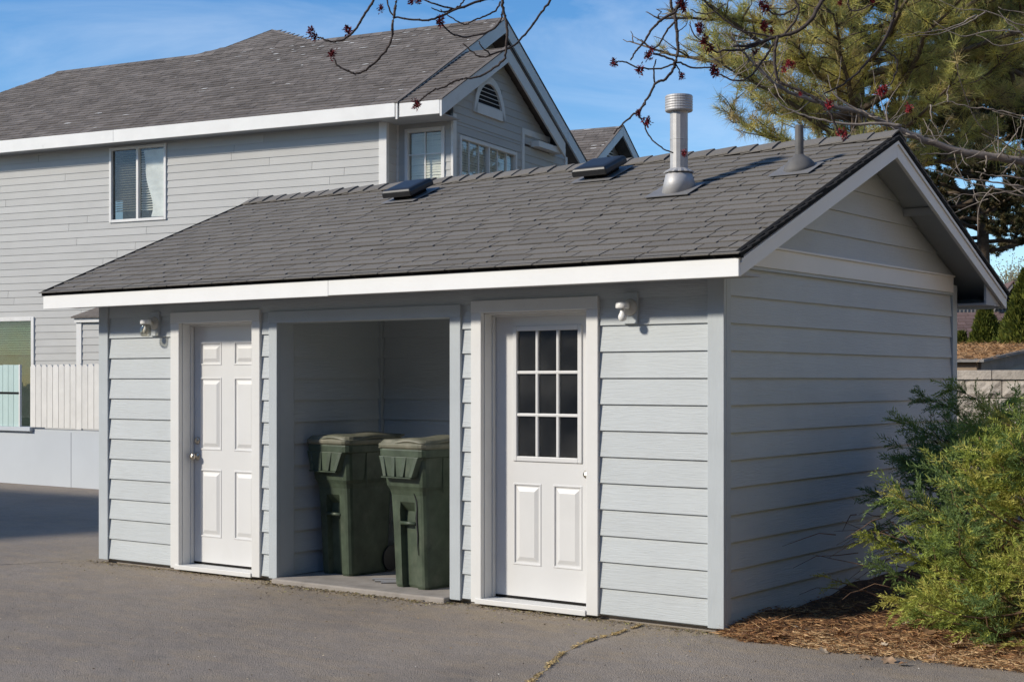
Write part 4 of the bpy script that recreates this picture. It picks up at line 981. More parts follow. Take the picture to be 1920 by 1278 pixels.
box('far_louvre_back', (fv-0.30, fv+0.30, -0.003, -0.001, fz_-1.0, fz_-0.40), M['dark'], house, GM(fu-0.35))

# ------------------------------------------------------------------ low wall with fence, left
LWY = 5.55
lw = empty('patio_wall', (-15, LWY, GZ)); tag(lw, 'low painted pale grey patio wall standing on the asphalt left of the shed', 'wall')
box('wall_face', (-24, -14.12, LWY, LWY+0.2, GZ, 0.80), M['lowwall'], lw); box('wall_face', (-14.112, -9.0, LWY+0.003, LWY+0.2, GZ, 0.80), M['lowwall'], lw)
x62 = onY(62, 800, LWY)[0]
box('ledge', (-24, x62, LWY-0.06, LWY+0.22, 0.80, 0.865), M['lowwall'], lw, bevel=0.006)
box('wall_cap', (x62+0.003, -9.0, LWY+0.004, LWY+0.16, 0.8005, 0.835), M['lowwall'], lw)
fe = empty('picket_screen', (-14.3, LWY, 0.83)); tag(fe, 'white painted picket screen on the patio wall beside the shed corner', 'fence')
x0 = onY(61, 740, LWY)[0]; x1 = onY(215, 740, LWY)[0]; n = 14; pwid = (x1-x0)/n
for i in range(n):
    a_ = x0 + i*pwid; dz = rng.uniform(-0.008, 0.008)
    m = MB(); m.prism([(a_+0.006, LWY-0.045, 0.868), (a_+pwid-0.006, LWY-0.045, 0.868), (a_+pwid-0.006, LWY-0.045, 1.80+dz), (a_+pwid-0.035, LWY-0.045, 1.835+dz), (a_+0.035, LWY-0.045, 1.835+dz), (a_+0.006, LWY-0.045, 1.80+dz)], (0, 0.02, 0)); m.build('picket', M['fence'], fe)
for z in (0.97, 1.70): box('rail', (x0, x1, LWY-0.024, LWY+0.01, z-0.04, z+0.04), M['greywood'], fe)
mf = empty('mint_reflection_slats', (-16, LWY, 0.865)); tag(mf, 'mint slats with a dark rail, modelling a fence reflection in green glass, at the left picture edge', 'reflection')  # slats model the white fence reflected in the green glass
x0 = -17.4; x1 = onY(38, 740, LWY)[0]; n = 14; pwid = (x1-x0)/n
for i in range(n): box('slat', (x0+i*pwid+0.005, x0+(i+1)*pwid-0.005, LWY-0.02, LWY, 0.868, 1.835+rng.uniform(-0.004, 0.004)), M['mint'], mf)
box('end_post', (x1+0.001, x1+0.03, LWY-0.03, LWY+0.005, 0.868, 1.838), M['htrim'], mf)
for z in (1.0, 1.7): box('back_rail', (x0, x1, LWY+0.001, LWY+0.03, z-0.04, z+0.04), M['mint'], mf)
MB().tube([(x0, LWY-0.035, 1.405), (x1+0.0, LWY-0.035, 1.395)], 0.013, 8).build('dark_rail', M['drip'], mf)

# ------------------------------------------------------------------ mulch bed, leaves, weeds
def bed_edge(x):                           # y of the asphalt edge for a given x
    return -0.02 - 0.17*math.exp(-((x-0.30)/0.22)**2)*0.3 - 0.10*math.sin(min(x, 1.2)*1.9) - 0.02*math.sin(x*9) - 0.012*math.sin(x*23+1)
m = MB(); nx, ny = 60, 40; vs_ = []; fs = []
def bed_z(x, y):
    d = y - bed_edge(x); return GZ + 0.004 + 0.05*(1-math.exp(-max(d, 0)/0.18)) + 0.018*math.sin(x*5.1+y*3.7)*min(1, max(d, 0)*4) + 0.012*math.sin(x*13-y*9)*min(1, max(d, 0)*4) + 0.10*max(0, min(1, (y-1.0)/3))
for i in range(nx+1):
    x = 0.03 + (7.0-0.03)*(i/nx)**1.3
    for j in range(ny+1):
        t = (j/ny)**1.6; y = bed_edge(x) + t*(7.1-bed_edge(x)); vs_.append((x, y, bed_z(x, y) if j else GZ+0.001))
for i in range(nx):
    for j in range(ny): k = i*(ny+1)+j; fs.append((k, k+ny+1, k+ny+2, k+1))
m.add(vs_, fs); tag(m.build('mulch_bed', M['mulch'], smooth=True), kind='structure')
n = 30000
X_ = rng.uniform(0.03, 3.2, n); t = rng.exponential(0.55, n); t[:7000] = rng.exponential(0.16, 7000) - 0.06
Y_ = np.array([bed_edge(x) for x in X_]) + t; ok = Y_ < 4.5; X_, Y_ = X_[ok], Y_[ok]; n = len(X_)
Z_ = np.array([bed_z(x, y) if y > bed_edge(x) else GZ+0.004 for x, y in zip(X_, Y_)]) + rng.uniform(0.001, 0.022, n)
sunlit_edge = np.clip(1 - (Y_ - np.array([bed_edge(x) for x in X_]))/0.30, 0, 1)*np.clip((X_-0.35)*2, 0, 1)
an = rng.uniform(0, 2*np.pi, n); D_ = nrm(np.stack([np.cos(an), np.sin(an), rng.normal(0, 0.18, n)], 1))
pal = np.array([[0.50, 0.29, 0.135], [0.37, 0.19, 0.085], [0.22, 0.115, 0.065], [0.56, 0.37, 0.19], [0.13, 0.07, 0.045]])
C_ = pal[rng.choice(5, n, p=[.25, .27, .24, .12, .12])]*rng.uniform(0.7, 1.25, (n, 1))
C_ = np.where((rng.uniform(0, 1, n) < sunlit_edge*0.6)[:, None], np.array([[0.66, 0.46, 0.25]])*rng.uniform(0.7, 1.2, (n, 1)), C_)  # paler needles by the edge paint the sunlit strip into the litter
V = needles(np.stack([X_, Y_, Z_], 1), D_, rng.uniform(0.03, 0.11, n), rng.uniform(0.003, 0.008, n))
trisoup('needle_litter', V, C_, M['dry'], kind='stuff')['label'] = 'fallen pine needles covering the bed beside the shed'
def leaf_mesh(seed):
    q = np.random.default_rng(seed); m = MB(); n = 16; rim = []
    lob = [1.0, .55, .8, .5, .95, .45, .7, .4, .35, .4, .7, .45, .95, .5, .8, .55]
    cu = q.uniform(0.5, 1.4); ph = q.uniform(0, 6)
    for i in range(n):
        a_ = 2*math.pi*i/n; r = lob[i]*q.uniform(0.8, 1.1); x, y = r*math.cos(a_), 0.75*r*math.sin(a_)
        rim.append((x, y, 0.28*cu*(y*y) + 0.15*cu*x*x*math.sin(ph) + 0.06*q.normal()))
    mid_ = [(p[0]*0.5, p[1]*0.5, p[2]*0.25) for p in rim]
    m.add([(0, 0, 0)] + mid_ + rim, [(0, 1+i, 1+(i+1) % n) for i in range(n)] + [(1+i, 1+n+i, 1+n+(i+1) % n, 1+(i+1) % n) for i in range(n)])
    return m.mesh('fallen_leaf', True)
lm = [leaf_mesh(s) for s in range(5)]
lmat = [mat('dry_leaf_%d' % i, c, 0.8, 0.2, var=0.25, vscale=1.5) for i, c in enumerate(((0.40, 0.27, 0.17), (0.30, 0.17, 0.09), (0.50, 0.40, 0.29)))]
lp = [(1604, 1193), (1578, 1186), (1640, 1196), (1664, 1222), (1738, 1198), (1700, 1180), (1722, 1190), (1816, 1196), (1805, 1184), (1790, 1215), (1850, 1218), (1905, 1207), (1880, 1200), (1768, 1176), (1658, 1205), (1500, 1180), (1460, 1186), (1620, 1215), (1690, 1228), (1840, 1200), (1545, 1205), (1745, 1220)]
for i, (px, py) in enumerate(lp):
    p = onZ(px, py, 0.03)
    me = lm[i % 5].copy(); me.materials.append(lmat[int(rng.integers(3))]); o = bpy.data.objects.new('fallen_leaf', me)
    s = rng.uniform(0.045, 0.085)
    z = (bed_z(p[0], p[1]) if p[1] > bed_edge(p[0]) else GZ - 0.020) + 0.034
    link(o, Matrix.Translation((p[0], p[1], z)) @ Matrix.Rotation(rng.uniform(0, 6.28), 4, 'Z') @ Matrix.Rotation(rng.uniform(-0.5, 0.5), 4, 'X') @ Matrix.Rotation(rng.uniform(-.4, .4), 4, 'Y') @ Matrix.Scale(s, 4))
    tag(o, 'curled dry tan leaf lying on the needle bed in front of the juniper', 'leaf', 'dry leaves on the bed')
# debris line along the shed base, crack filled with moss, loose bits
n = 5200
X_ = rng.uniform(-6.4, 0.25, n); Y_ = -0.035 - np.abs(rng.normal(0, 0.055, n)) - (rng.uniform(0, 1, n) < 0.25)*rng.exponential(0.18, n)
dens = 0.35 + 0.65*((X_ > -4.1) & (X_ < -2.1)) + 0.3*(X_ > -1.9)
k = rng.uniform(0, 1.2, n) < dens; X_, Y_ = X_[k], Y_[k]; n = len(X_)
Y_ = np.where((X_ > -4.0) & (X_ < -2.22), Y_ - 0.075, Y_)
an = rng.uniform(0, 2*np.pi, n); D_ = nrm(np.stack([np.cos(an), np.sin(an), rng.uniform(-0.05, 0.3, n)], 1))
pal = np.array([[0.34, 0.25, 0.13], [0.22, 0.17, 0.09], [0.12, 0.09, 0.06], [0.30, 0.28, 0.12], [0.42, 0.36, 0.27]])
V = needles(np.stack([X_, Y_, np.full(n, GZ+0.003) + rng.uniform(0, 0.008, n)], 1), D_, rng.uniform(0.008, 0.035, n), rng.uniform(0.003, 0.010, n))
trisoup('wall_base_debris', V, pal[rng.integers(0, 5, n)]*rng.uniform(0.7, 1.2, (n, 1)), M['dry'], kind='stuff')['label'] = 'fine dry debris gathered along the shed base'
cr = catmull([onZ(*p, GZ) for p in ((1204, 1172), (1180, 1180), (1150, 1190), (1110, 1200), (1060, 1222), (1022, 1255), (990, 1284), (960, 1320))], 14)
P_ = []; wds = []
for i, p in enumerate(cr):
    f_ = i/len(cr); wd = max(0.003, 0.007 + 0.013*abs(math.sin(i*0.37)*math.sin(i*0.11+1))*(0.25 < f_) + (0.005 if 0.25 < f_ else -0.004))
    for _ in range(int(45*max(0.0, min(1.0, 0.45+0.9*math.sin(i*0.55)*math.sin(i*0.23+1.3))))): P_.append(p + np.array([rng.normal(0, wd*0.55), rng.normal(0, wd*0.55), 0.004 + rng.uniform(0, 0.007)]))
P_ = np.array(P_); n = len(P_); an = rng.uniform(0, 2*np.pi, n); D_ = nrm(np.stack([np.cos(an), np.sin(an), rng.uniform(0, 0.4, n)], 1))
pal = np.array([[0.66, 0.48, 0.24], [0.58, 0.44, 0.22], [0.48, 0.37, 0.22], [0.44, 0.38, 0.18]])
trisoup('crack_moss', needles(P_, D_, rng.uniform(0.006, 0.022, n), rng.uniform(0.004, 0.010, n)), pal[rng.integers(0, 4, n)]*rng.uniform(0.7, 1.2, (n, 1)), M['dry'], kind='stuff')['label'] = 'yellow moss filling a crack in the asphalt'
M['crackfill'] = mat('ochre_crack_fill', (0.46, 0.35, 0.19), 0.95, 0.1, var=0.3, vscale=30, bump=0.6, bscale=120)
def crackstrip(pix, w, mt='dark'):
    c = catmull([onZ(*p, GZ+0.002) for p in pix], 8); vs_ = []; fs = []
    for i, p in enumerate(c):
        j = rng.normal(0, w*0.3, 2); ww = w*rng.uniform(0.4, 1.2); vs_ += [(p[0]+j[0], p[1]+j[1]-ww, GZ+0.002), (p[0]+j[0], p[1]+j[1]+ww, GZ+0.002)]
    for i in range(len(c)-1): fs.append((2*i, 2*i+1, 2*i+3, 2*i+2))
    mb = MB(); mb.add(vs_, fs); tag(mb.build('pavement_crack', M[mt]), kind='structure')
crackstrip(((-60, 1061), (0, 1058), (60, 1055), (128, 1051)), 0.012); crackstrip(((1204, 1172), (1180, 1180), (1150, 1190)), 0.006); crackstrip(((1150, 1190), (1110, 1200), (1060, 1222), (1022, 1255), (990, 1284), (960, 1320)), 0.016, 'crackfill')
n = 900
px = rng.uniform(-50, 1950, n); py = 1050 + rng.uniform(0, 1, n)**0.8*240
P_ = np.array([onZ(a_, b_, GZ+0.003) for a_, b_ in zip(px, py)]); k = ~((P_[:, 0] > -6.3) & (P_[:, 0] < 0.03) & (P_[:, 1] > -0.02)); P_ = P_[k]; n = len(P_)
an = rng.uniform(0, 2*np.pi, n); D_ = nrm(np.stack([np.cos(an), np.sin(an), rng.uniform(0, 0.2, n)], 1))
pal = np.array([[0.45, 0.38, 0.28], [0.10, 0.08, 0.06], [0.30, 0.2, 0.1], [0.5, 0.48, 0.45]])
trisoup('loose_grit', leaves(P_, D_, rng.uniform(0.004, 0.022, n), rng.uniform(0.003, 0.008, n)), np.tile(pal[rng.choice(4, n, p=[.3, .35, .2, .15])], (2, 1)), M['dry'], kind='stuff')['label'] = 'scattered grit and bits on the asphalt'
for i, (px, py, s) in enumerate(((624, 1090, 1.1), (600, 1087, 0.7), (655, 1096, 0.9), (690, 1102, 0.8), (1036, 1143, 1.0), (585, 1086, 0.6))):
    p = onZ(px, py, GZ); r = empty('weed', tuple(p)); n = 26
    an = rng.uniform(0, 2*np.pi, n); D_ = nrm(np.stack([np.cos(an), np.sin(an), rng.uniform(0.3, 1.4, n)], 1))
    C_ = np.array([[0.14, 0.19, 0.055]])*rng.uniform(0.6, 1.5, (n, 1)); C_[::4] = [0.35, 0.28, 0.12]
    trisoup('leaf_tuft', leaves(np.tile(p, (n, 1)), D_, rng.uniform(0.02, 0.055, n)*s, 0.010*s), np.tile(C_, (2, 1)), M['fol'], r)
    wl = {624: 'largest small green weed in the middle of the bay slab edge', 600: 'small green weed second from the left along the bay slab edge', 655: 'small green weed fourth from the left along the bay slab edge', 690: 'rightmost small green weed along the bay slab edge', 1036: 'small green weed sprouting under the nine-pane door sill', 585: 'leftmost tiny green weed along the bay slab edge'}
    tag(r, wl[px], 'weed', 'weeds along the shed base')
# ------------------------------------------------------------------ juniper shrub
jb = empty('juniper_shrub', (1.9, 1.7, 0.0)); tag(jb, 'bushy yellow-green juniper shrub beside the right shed wall', 'shrub')
stems = MB()
def spray_template(q):
    P, D, Ln, W = [], [], [], []
    subs = [(np.zeros(3), np.array([1.0, 0, 0]), 0.20)]
    for i in range(7):
        t = (i+0.6)/7
        for sg in (-1, 1):
            a = q.uniform(0.5, 0.85); roll = q.normal(0, 0.5); d = np.array([math.cos(a), sg*math.sin(a)*math.cos(roll), math.sin(a)*math.sin(roll)])
            subs.append((np.array([0.20*t, 0, 0]), d, 0.085*(1-0.6*t)*q.uniform(0.7, 1.2)))
    for p, d, l in subs:
        k = max(4, int(l*115)); t = (np.arange(k)+q.uniform(0, 1, k))/k; side = nrm(np.cross(d, q.normal(size=(k, 3))))
        P.append(p + d*(l*t)[:, None]); D.append(nrm(d*1.0 + side*0.5)); Ln.append(q.uniform(0.017, 0.032, k)); W.append(q.uniform(0.0055, 0.0085, k))
    P = np.concatenate(P); P[:, 2] -= 1.6*P[:, 0]**2
    return P, np.concatenate(D), np.concatenate(Ln), np.concatenate(W)
q_ = np.random.default_rng(3); TPL = [spray_template(q_) for _ in range(14)]
INST = [[] for _ in TPL]
def spray(p, d, scale, tone): INST[rng.integers(len(TPL))].append((p, nrm(d), scale, tone*rng.uniform(0.8, 1.2)))
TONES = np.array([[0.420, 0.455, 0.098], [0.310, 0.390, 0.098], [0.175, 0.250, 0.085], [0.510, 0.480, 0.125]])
JC = np.array([2.36, 1.72, 0.10]); JR = np.array([1.56, 1.42, 1.12]); TOC = nrm(CAM - JC)
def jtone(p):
    if p[0] < 1.0 and p[1] > 1.0: return TONES[2 if rng.uniform() < 0.75 else 1]  # darker wall-side tones paint in the shade beside the shed
    return TONES[rng.choice(4, p=[.36, .30, .16, .18])]
ncl = 0
while ncl < 235:
    az = rng.uniform(0, 2*np.pi); el = rng.uniform(-0.10, 1.45)
    d = np.array([math.cos(az)*math.cos(el), math.sin(az)*math.cos(el), math.sin(el)])
    if d @ TOC < -0.30: continue
    c = JC + d*JR*rng.uniform(0.78, 1.05)*(1 + 0.07*math.sin(az*5) + 0.05*math.sin(el*7+az*3))
    c[2] = max(c[2], 0.06)
    if c[0] < 0.22 or (c[2] < 0.95 and c[0] < 1.30 - 0.3*c[2]): continue
    ncl += 1; tone = jtone(c); out = nrm(d + np.array([0, 0, 0.55]) + rng.normal(0, 0.32, 3)); ext = rng.uniform(0.16, 0.46)
    if rng.uniform() < 0.09: tone = np.array([0.30, 0.18, 0.09])*rng.uniform(0.7, 1.1)
    b0 = JC + np.array([rng.normal(0, 0.15), rng.normal(0, 0.15), -0.05]); mid = (b0 + c)/2 + np.array([0, 0, 0.10])
    stems.tube(catmull([b0, mid, c, c + out*ext], 3), [0.013, 0.012, 0.011, 0.010, 0.008, 0.007, 0.006, 0.005, 0.003, 0.002], 5)
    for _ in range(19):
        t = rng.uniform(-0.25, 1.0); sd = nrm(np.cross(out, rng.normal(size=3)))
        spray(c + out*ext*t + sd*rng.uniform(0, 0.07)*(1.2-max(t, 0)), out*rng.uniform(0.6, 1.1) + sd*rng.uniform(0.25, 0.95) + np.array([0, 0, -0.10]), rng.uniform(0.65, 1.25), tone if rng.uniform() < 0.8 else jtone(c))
for i in range(1000):                            # looser inner growth, darkened to paint the shade inside the shrub
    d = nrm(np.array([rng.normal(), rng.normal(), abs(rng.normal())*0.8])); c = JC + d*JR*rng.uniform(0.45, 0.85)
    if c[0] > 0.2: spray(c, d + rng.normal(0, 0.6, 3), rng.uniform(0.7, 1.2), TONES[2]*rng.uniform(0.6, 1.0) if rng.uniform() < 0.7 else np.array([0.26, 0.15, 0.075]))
for px, py, Y in ((1712, 812, 2.25), (1745, 775, 2.35), (1765, 845, 2.0), (1715, 865, 2.0), (1785, 795, 2.2), (1745, 905, 1.7), (1795, 875, 1.6), (1780, 760, 2.5), (1735, 830, 2.4), (1830, 775, 2.1), (1870, 765, 1.9), (1905, 770, 1.8), (1765, 940, 1.4), (1820, 830, 1.7)):
    c = onY(px+18, py+48, Y); out = nrm(np.array([-0.45, -0.35, 0.65]) + rng.normal(0, 0.25, 3)); tone = TONES[2]*1.25 if px < 1800 else TONES[1]  # upper-left clumps take the dark tone to paint their shade
    b0 = JC + np.array([-0.2, 0.1, 0.1]); stems.tube(catmull([b0, (b0+c)/2 + np.array([0, 0, 0.08]), c, c + out*0.2], 3), list(np.linspace(0.010, 0.002, 10)), 5)
    for _ in range(26):
        sd = nrm(np.cross(out, rng.normal(size=3))); spray(c + out*rng.uniform(-0.22, 0.16) + sd*rng.uniform(0, 0.11), out*rng.uniform(0.5, 1.0) + sd*rng.uniform(0.3, 0.9), rng.uniform(0.65, 1.15), tone)
# outlying shoots and leaders that break the outline
for px, py, Y, ex, ez in ((1560, 1085, 0.75, -0.2, 0.15), (1640, 1010, 0.8, -0.4, 0.2), (1700, 800, 2.3, -0.6, 0.5), (1735, 745, 2.6, -0.5, 0.8), (1790, 730, 2.4, 0.0, 1.0), (1855, 775, 1.5, -0.2, 1.0), (1915, 750, 1.6, 0.1, 1.0), (1660, 1000, 1.1, -0.6, 0.3), (1650, 930, 1.6, -0.7, 0.3), (1700, 870, 1.7, -0.4, 0.5), (1875, 790, 1.2, 0.1, 0.9), (1830, 800, 1.4, -0.2, 0.9), (1890, 830, 0.9, 0, 0.8), (1690, 1120, 0.45, -0.1, -0.1), (1730, 1150, 0.4, 0, -0.2), (1660, 1070, 0.6, -0.2, 0.1), (1700, 940, 0.9, -0.3, 0.6), (1760, 1110, 0.35, 0, 0)):
    tip = onY(px, py, Y); b0 = tip + np.array([0.45, 0.25, -0.25 - 0.25*ez]); b0[2] = max(b0[2], 0.06)
    pts = [b0 + (tip-b0)*k/6 + np.array([0, 0, 0.10*math.sin(math.pi*k/6)*ez]) for k in range(7)]
    stems.tube(pts, [0.008-0.0009*k for k in range(7)], 5); tone = jtone(tip)
    for k in range(1, 7):
        for _ in range(4 if px != 1560 else (0 if k < 4 else 1)):
            ax = nrm(pts[k]-pts[k-1]); sd = nrm(np.cross(ax, rng.normal(size=3)))
            spray(pts[k], ax + sd*0.55, rng.uniform(0.5, 0.95), tone)
for i in range(60):                            # bare brown inner twigs on the wall side
    p = np.array([rng.uniform(0.35, 0.9), rng.uniform(0.7, 2.2), rng.uniform(0.05, 0.7)]); d = nrm(np.array([rng.uniform(-1, -0.2), rng.uniform(-0.9, 0.4), rng.uniform(-0.3, 0.5)])); l = rng.uniform(0.2, 0.5)
    pts = [p + d*l*t + np.array([0, 0, -0.10*t*t]) + rng.normal(0, 0.008, 3) for t in (0, .3, .6, 1)]
    for q in pts: q[0] = max(q[0], 0.06)
    stems.tube(pts, [0.004, 0.003, 0.0025, 0.001], 4)
stems.build('branches', M['junbark'], jb, smooth=True)
PP, DD, LL, WW, CC = [], [], [], [], []
for (tp, td, tl, tw_), ins in zip(TPL, INST):
    if not ins: continue
    p = np.array([a[0] for a in ins]); d = np.array([a[1] for a in ins]); sc = np.array([a[2] for a in ins]); tn_ = np.array([a[3] for a in ins])
    yv = nrm(np.cross(rng.normal(size=d.shape)*0.6 + np.array([0, 0, 1.0]), d)); zv = np.cross(d, yv); Rm = np.stack([d, yv, zv], 2)      # columns
    PP.append((p[:, None] + np.einsum('nij,kj->nki', Rm, tp)*sc[:, None, None]).reshape(-1, 3)); DD.append(np.einsum('nij,kj->nki', Rm, td).reshape(-1, 3))
    LL.append((tl[None]*sc[:, None]).ravel()); WW.append((tw_[None]*np.ones_like(sc)[:, None]).ravel())
    CC.append((tn_[:, None, :]*rng.uniform(0.75, 1.25, (len(ins), len(tp), 1))).reshape(-1, 3))
P_ = np.concatenate(PP); D_ = np.concatenate(DD); ok = (P_[:, 0] > 0.05) & (P_[:, 2] > 0.0)
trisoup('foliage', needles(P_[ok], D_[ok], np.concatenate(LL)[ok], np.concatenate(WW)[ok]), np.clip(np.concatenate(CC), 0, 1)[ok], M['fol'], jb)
print('juniper needles', ok.sum())

# ------------------------------------------------------------------ block wall and things behind, right
BWY = 7.35
bw_ = empty('block_wall', (0, BWY, GZ)); tag(bw_, 'tan split-face concrete block retaining wall behind the juniper', 'wall')
box('mortar_core', (-6, 9, BWY+0.03, BWY+0.22, GZ, 1.60), M['mortar'], bw_)
def block_mesh(seed):
    q = np.random.default_rng(seed); m = MB(); nx, nz = 7, 4; vs_ = []; fs = []
    for j in range(nz+1):
        for i in range(nx+1):
            e = (i in (0, nx)) or (j in (0, nz)); vs_.append((0.39*i/nx, (0 if e else -0.012 - abs(q.normal(0, 0.018))), 0.185*j/nz))
    for j in range(nz):
        for i in range(nx): k = j*(nx+1)+i; fs.append((k, k+1, k+nx+2, k+nx+1))
    m.add(vs_, fs); m.add([(0, 0, 0), (0.39, 0, 0), (0.39, 0.03, 0), (0, 0.03, 0), (0, 0, 0.185), (0.39, 0, 0.185), (0.39, 0.03, 0.185), (0, 0.03, 0.185)], [(0, 3, 2, 1), (4, 5, 6, 7), (1, 2, 6, 5), (3, 0, 4, 7)])
    me = m.mesh('block'); me.materials.append(M['block']); return me
bms = [block_mesh(40+i) for i in range(6)]
for r in range(8):
    for c in range(11):
        o = bpy.data.objects.new('block', bms[(r*5+c*3) % 6]); link(o, Matrix.Translation((-2.2 + c*0.40 + (0.2 if r % 2 else 0), BWY, 1.60-0.195*(r+1)+0.004)), bw_)
for c in range(11): box('cap_block', (-2.3+c*0.40, -2.3+c*0.40+0.393, BWY-0.03, BWY+0.26, 1.601, 1.702), M['block'], bw_, bevel=0.006)
g = MB(); g.add([(-30, BWY+0.2, 1.5), (40, BWY+0.2, 1.5), (40, 120, 1.5), (-30, 120, 1.5), (-30, BWY+0.2, GZ), (40, BWY+0.2, GZ)], [(0, 1, 2, 3), (0, 4, 5, 1)])
# keep the raised ground clear of the house: start right of it
g.v = [(max(p[0], -5.5) if p[1] < 20 else max(p[0], -5.5), p[1], p[2]) for p in g.v]
tag(g.build('raised_ground', M['soil']), kind='structure')
# low lean-to with needle-covered roof
ny0 = 10.2
A_ = onY(1832, 690, ny0); ns = empty('lean_to_shed', (A_[0]-1.5, ny0+1, 1.5)); tag(ns, 'low wooden lean-to with pine needles on its roof behind the block wall', 'shed')
zf0, zf1 = onY(1832, 702, ny0)[2], onY(1832, 679, ny0)[2]
xr_ = A_[0]; back_y = ny0 + 2.6; zb_ = onY(1888, 652, back_y)[2]; xb_ = onY(1893, 652, back_y)[0]
box('front_beam', (xr_-4, xr_, ny0, ny0+0.06, zf0, zf1), M['wood'], ns, bevel=0.01)
MB().hexa([(xr_-4, ny0-0.10, zf1+0.002), (xr_+0.12, ny0-0.10, zf1+0.002), (xr_+0.12, back_y, zb_), (xr_-4, back_y, zb_), (xr_-4, ny0-0.10, zf1+0.035), (xr_+0.12, ny0-0.10, zf1+0.035), (xr_+0.12, back_y, zb_+0.035), (xr_-4, back_y, zb_+0.035)]).build('roof_board', M['greywood'], ns)
MB().prism([(xr_, ny0+0.07, 1.4), (xr_, back_y-0.1, 1.4), (xr_, back_y-0.1, zb_-0.02), (xr_, ny0+0.07, zf1-0.01)], (-3.9, 0, 0)).build('wall', M['farwall'], ns)
MB().prism([(xr_+0.002, ny0+0.07, zf1-0.17), (xr_+0.002, back_y, zb_-0.16), (xr_+0.002, back_y, zb_-0.002), (xr_+0.002, ny0+0.07, zf1-0.002)], (0.03, 0, 0)).build('side_beam', M['greywood'], ns)
n = 9000; X_ = rng.uniform(xr_-2.2, xr_+0.08, n); tt = rng.uniform(0, 1, n); Y_ = ny0-0.08 + tt*(back_y-ny0-0.05); Z_ = zf1+0.036 + tt*(zb_-zf1) + rng.uniform(0, 0.045, n)*np.minimum(1, 6*np.minimum(1.05-tt, tt+0.1))*np.clip((xr_+0.1-X_)*4, 0.1, 1)
an = rng.uniform(0, 2*np.pi, n); D_ = nrm(np.stack([np.cos(an), np.sin(an), rng.normal(0, 0.25, n)], 1)); pal = np.array([[0.46, 0.27, 0.13], [0.36, 0.19, 0.09], [0.55, 0.36, 0.2]])
trisoup('needle_cover', needles(np.stack([X_, Y_, Z_], 1), D_, rng.uniform(0.08, 0.18, n), rng.uniform(0.006, 0.014, n)), pal[rng.integers(0, 3, n)]*rng.uniform(0.7, 1.2, (n, 1)), M['dry'], ns, kind='stuff')
# arborvitae
def arbor(px, D, zt_, rad, label, tones, nleaf=9000):
    b = at(px, 700, D); z0 = 1.5; r = empty('arborvitae', (b[0], b[1], z0)); tag(r, label, 'tree', 'columnar evergreens behind the lean-to')
    MB().tube([(b[0], b[1], z0), (b[0], b[1], zt_-0.2)], [0.06, 0.02], 7).build('trunk', M['bark'], r)
    h = zt_ - z0; t = rng.uniform(0, 1, nleaf)**0.9; a_ = rng.uniform(0, 2*np.pi, nleaf)
    prof = rad*np.clip(1.15*(1-t**2.2), 0, 1)*(1 + 0.10*np.sin(a_*5+t*9) + 0.08*np.sin(a_*3-t*17)); rr = prof*(0.62 + 0.38*rng.uniform(0, 1, nleaf)**0.5)
    P = np.stack([b[0]+rr*np.cos(a_), b[1]+rr*np.sin(a_), z0 + t*h], 1)
    D_ = nrm(np.stack([np.cos(a_)*0.6, np.sin(a_)*0.6, np.full(nleaf, 0.9)], 1) + rng.normal(0, 0.28, (nleaf, 3)))
    C = tones[rng.integers(0, len(tones), nleaf)]*rng.uniform(0.7, 1.25, (nleaf, 1))
    trisoup('crown', leaves(P, D_, rng.uniform(0.06, 0.13, nleaf), rng.uniform(0.03, 0.055, nleaf)), np.tile(C, (2, 1)), M['fol'], r)
tn = np.array([[0.15, 0.17, 0.03], [0.11, 0.14, 0.03], [0.19, 0.20, 0.04], [0.08, 0.10, 0.025]])
arbor(1848, 24.0, at(1848, 578, 24)[2], 0.27, 'squat golden green arborvitae in front of the brown roof', tn)
arbor(1926, 21.0, at(1926, 512, 21)[2], 0.33, 'taller golden green arborvitae at the right picture edge', tn, 11000)
arbor(1886, 26.0, at(1886, 608, 26)[2], 0.17, 'small dark green arborvitae between the two golden ones', tn*0.55, 4000)
arbor(1803, 25.0, at(1803, 628, 25)[2], 0.14, 'tiny pale arborvitae beside the shed corner in front of the brown roof', tn*0.8, 2500)
# brown-roofed house far right
fb = at(1850, 600, 40.0); FH = empty('far_house', (fb[0], fb[1], 1.5), YAW-0.15); tag(FH, 'far house with a reddish brown shingle roof and small gable beyond the arborvitae', 'house')
FM = T(fb[0], fb[1], 0, YAW-0.15)
zr1 = at(1850, 587, 40)[2]; zr0 = at(1850, 655, 40)[2]
m = MB(); s = 0; rows = 11
for i in range(rows):
    x = -3.0
    while x < 3.0:
        w = rng.uniform(0.2, 0.5); t0, t1 = i/rows, (i+1.2)/rows
        m.hexa([(x, -2.0+2.0*t0, zr0+(zr1-zr0)*t0), (x+w-0.01, -2.0+2.0*t0, zr0+(zr1-zr0)*t0), (x+w-0.01, -2.0+2.0*t1, zr0+(zr1-zr0)*t1), (x, -2.0+2.0*t1, zr0+(zr1-zr0)*t1),
                (x, -2.0+2.0*t0, zr0+(zr1-zr0)*t0+0.03), (x+w-0.01, -2.0+2.0*t0, zr0+(zr1-zr0)*t0+0.03), (x+w-0.01, -2.0+2.0*t1, zr0+(zr1-zr0)*t1+0.01), (x, -2.0+2.0*t1, zr0+(zr1-zr0)*t1+0.01)], rng.uniform()); x += w
m.build('lower_roof', M['brownroof'], FH, FM, kind='stuff')
box('wall', (-3, 3, -1.7, 0.1, 0.5, zr0-0.05), M['farwall'], FH, FM); box('upper_wall', (-3, 3, 0.12, 3, 1.5, zr1+0.22), M['farwall'], FH, FM)
m = MB()
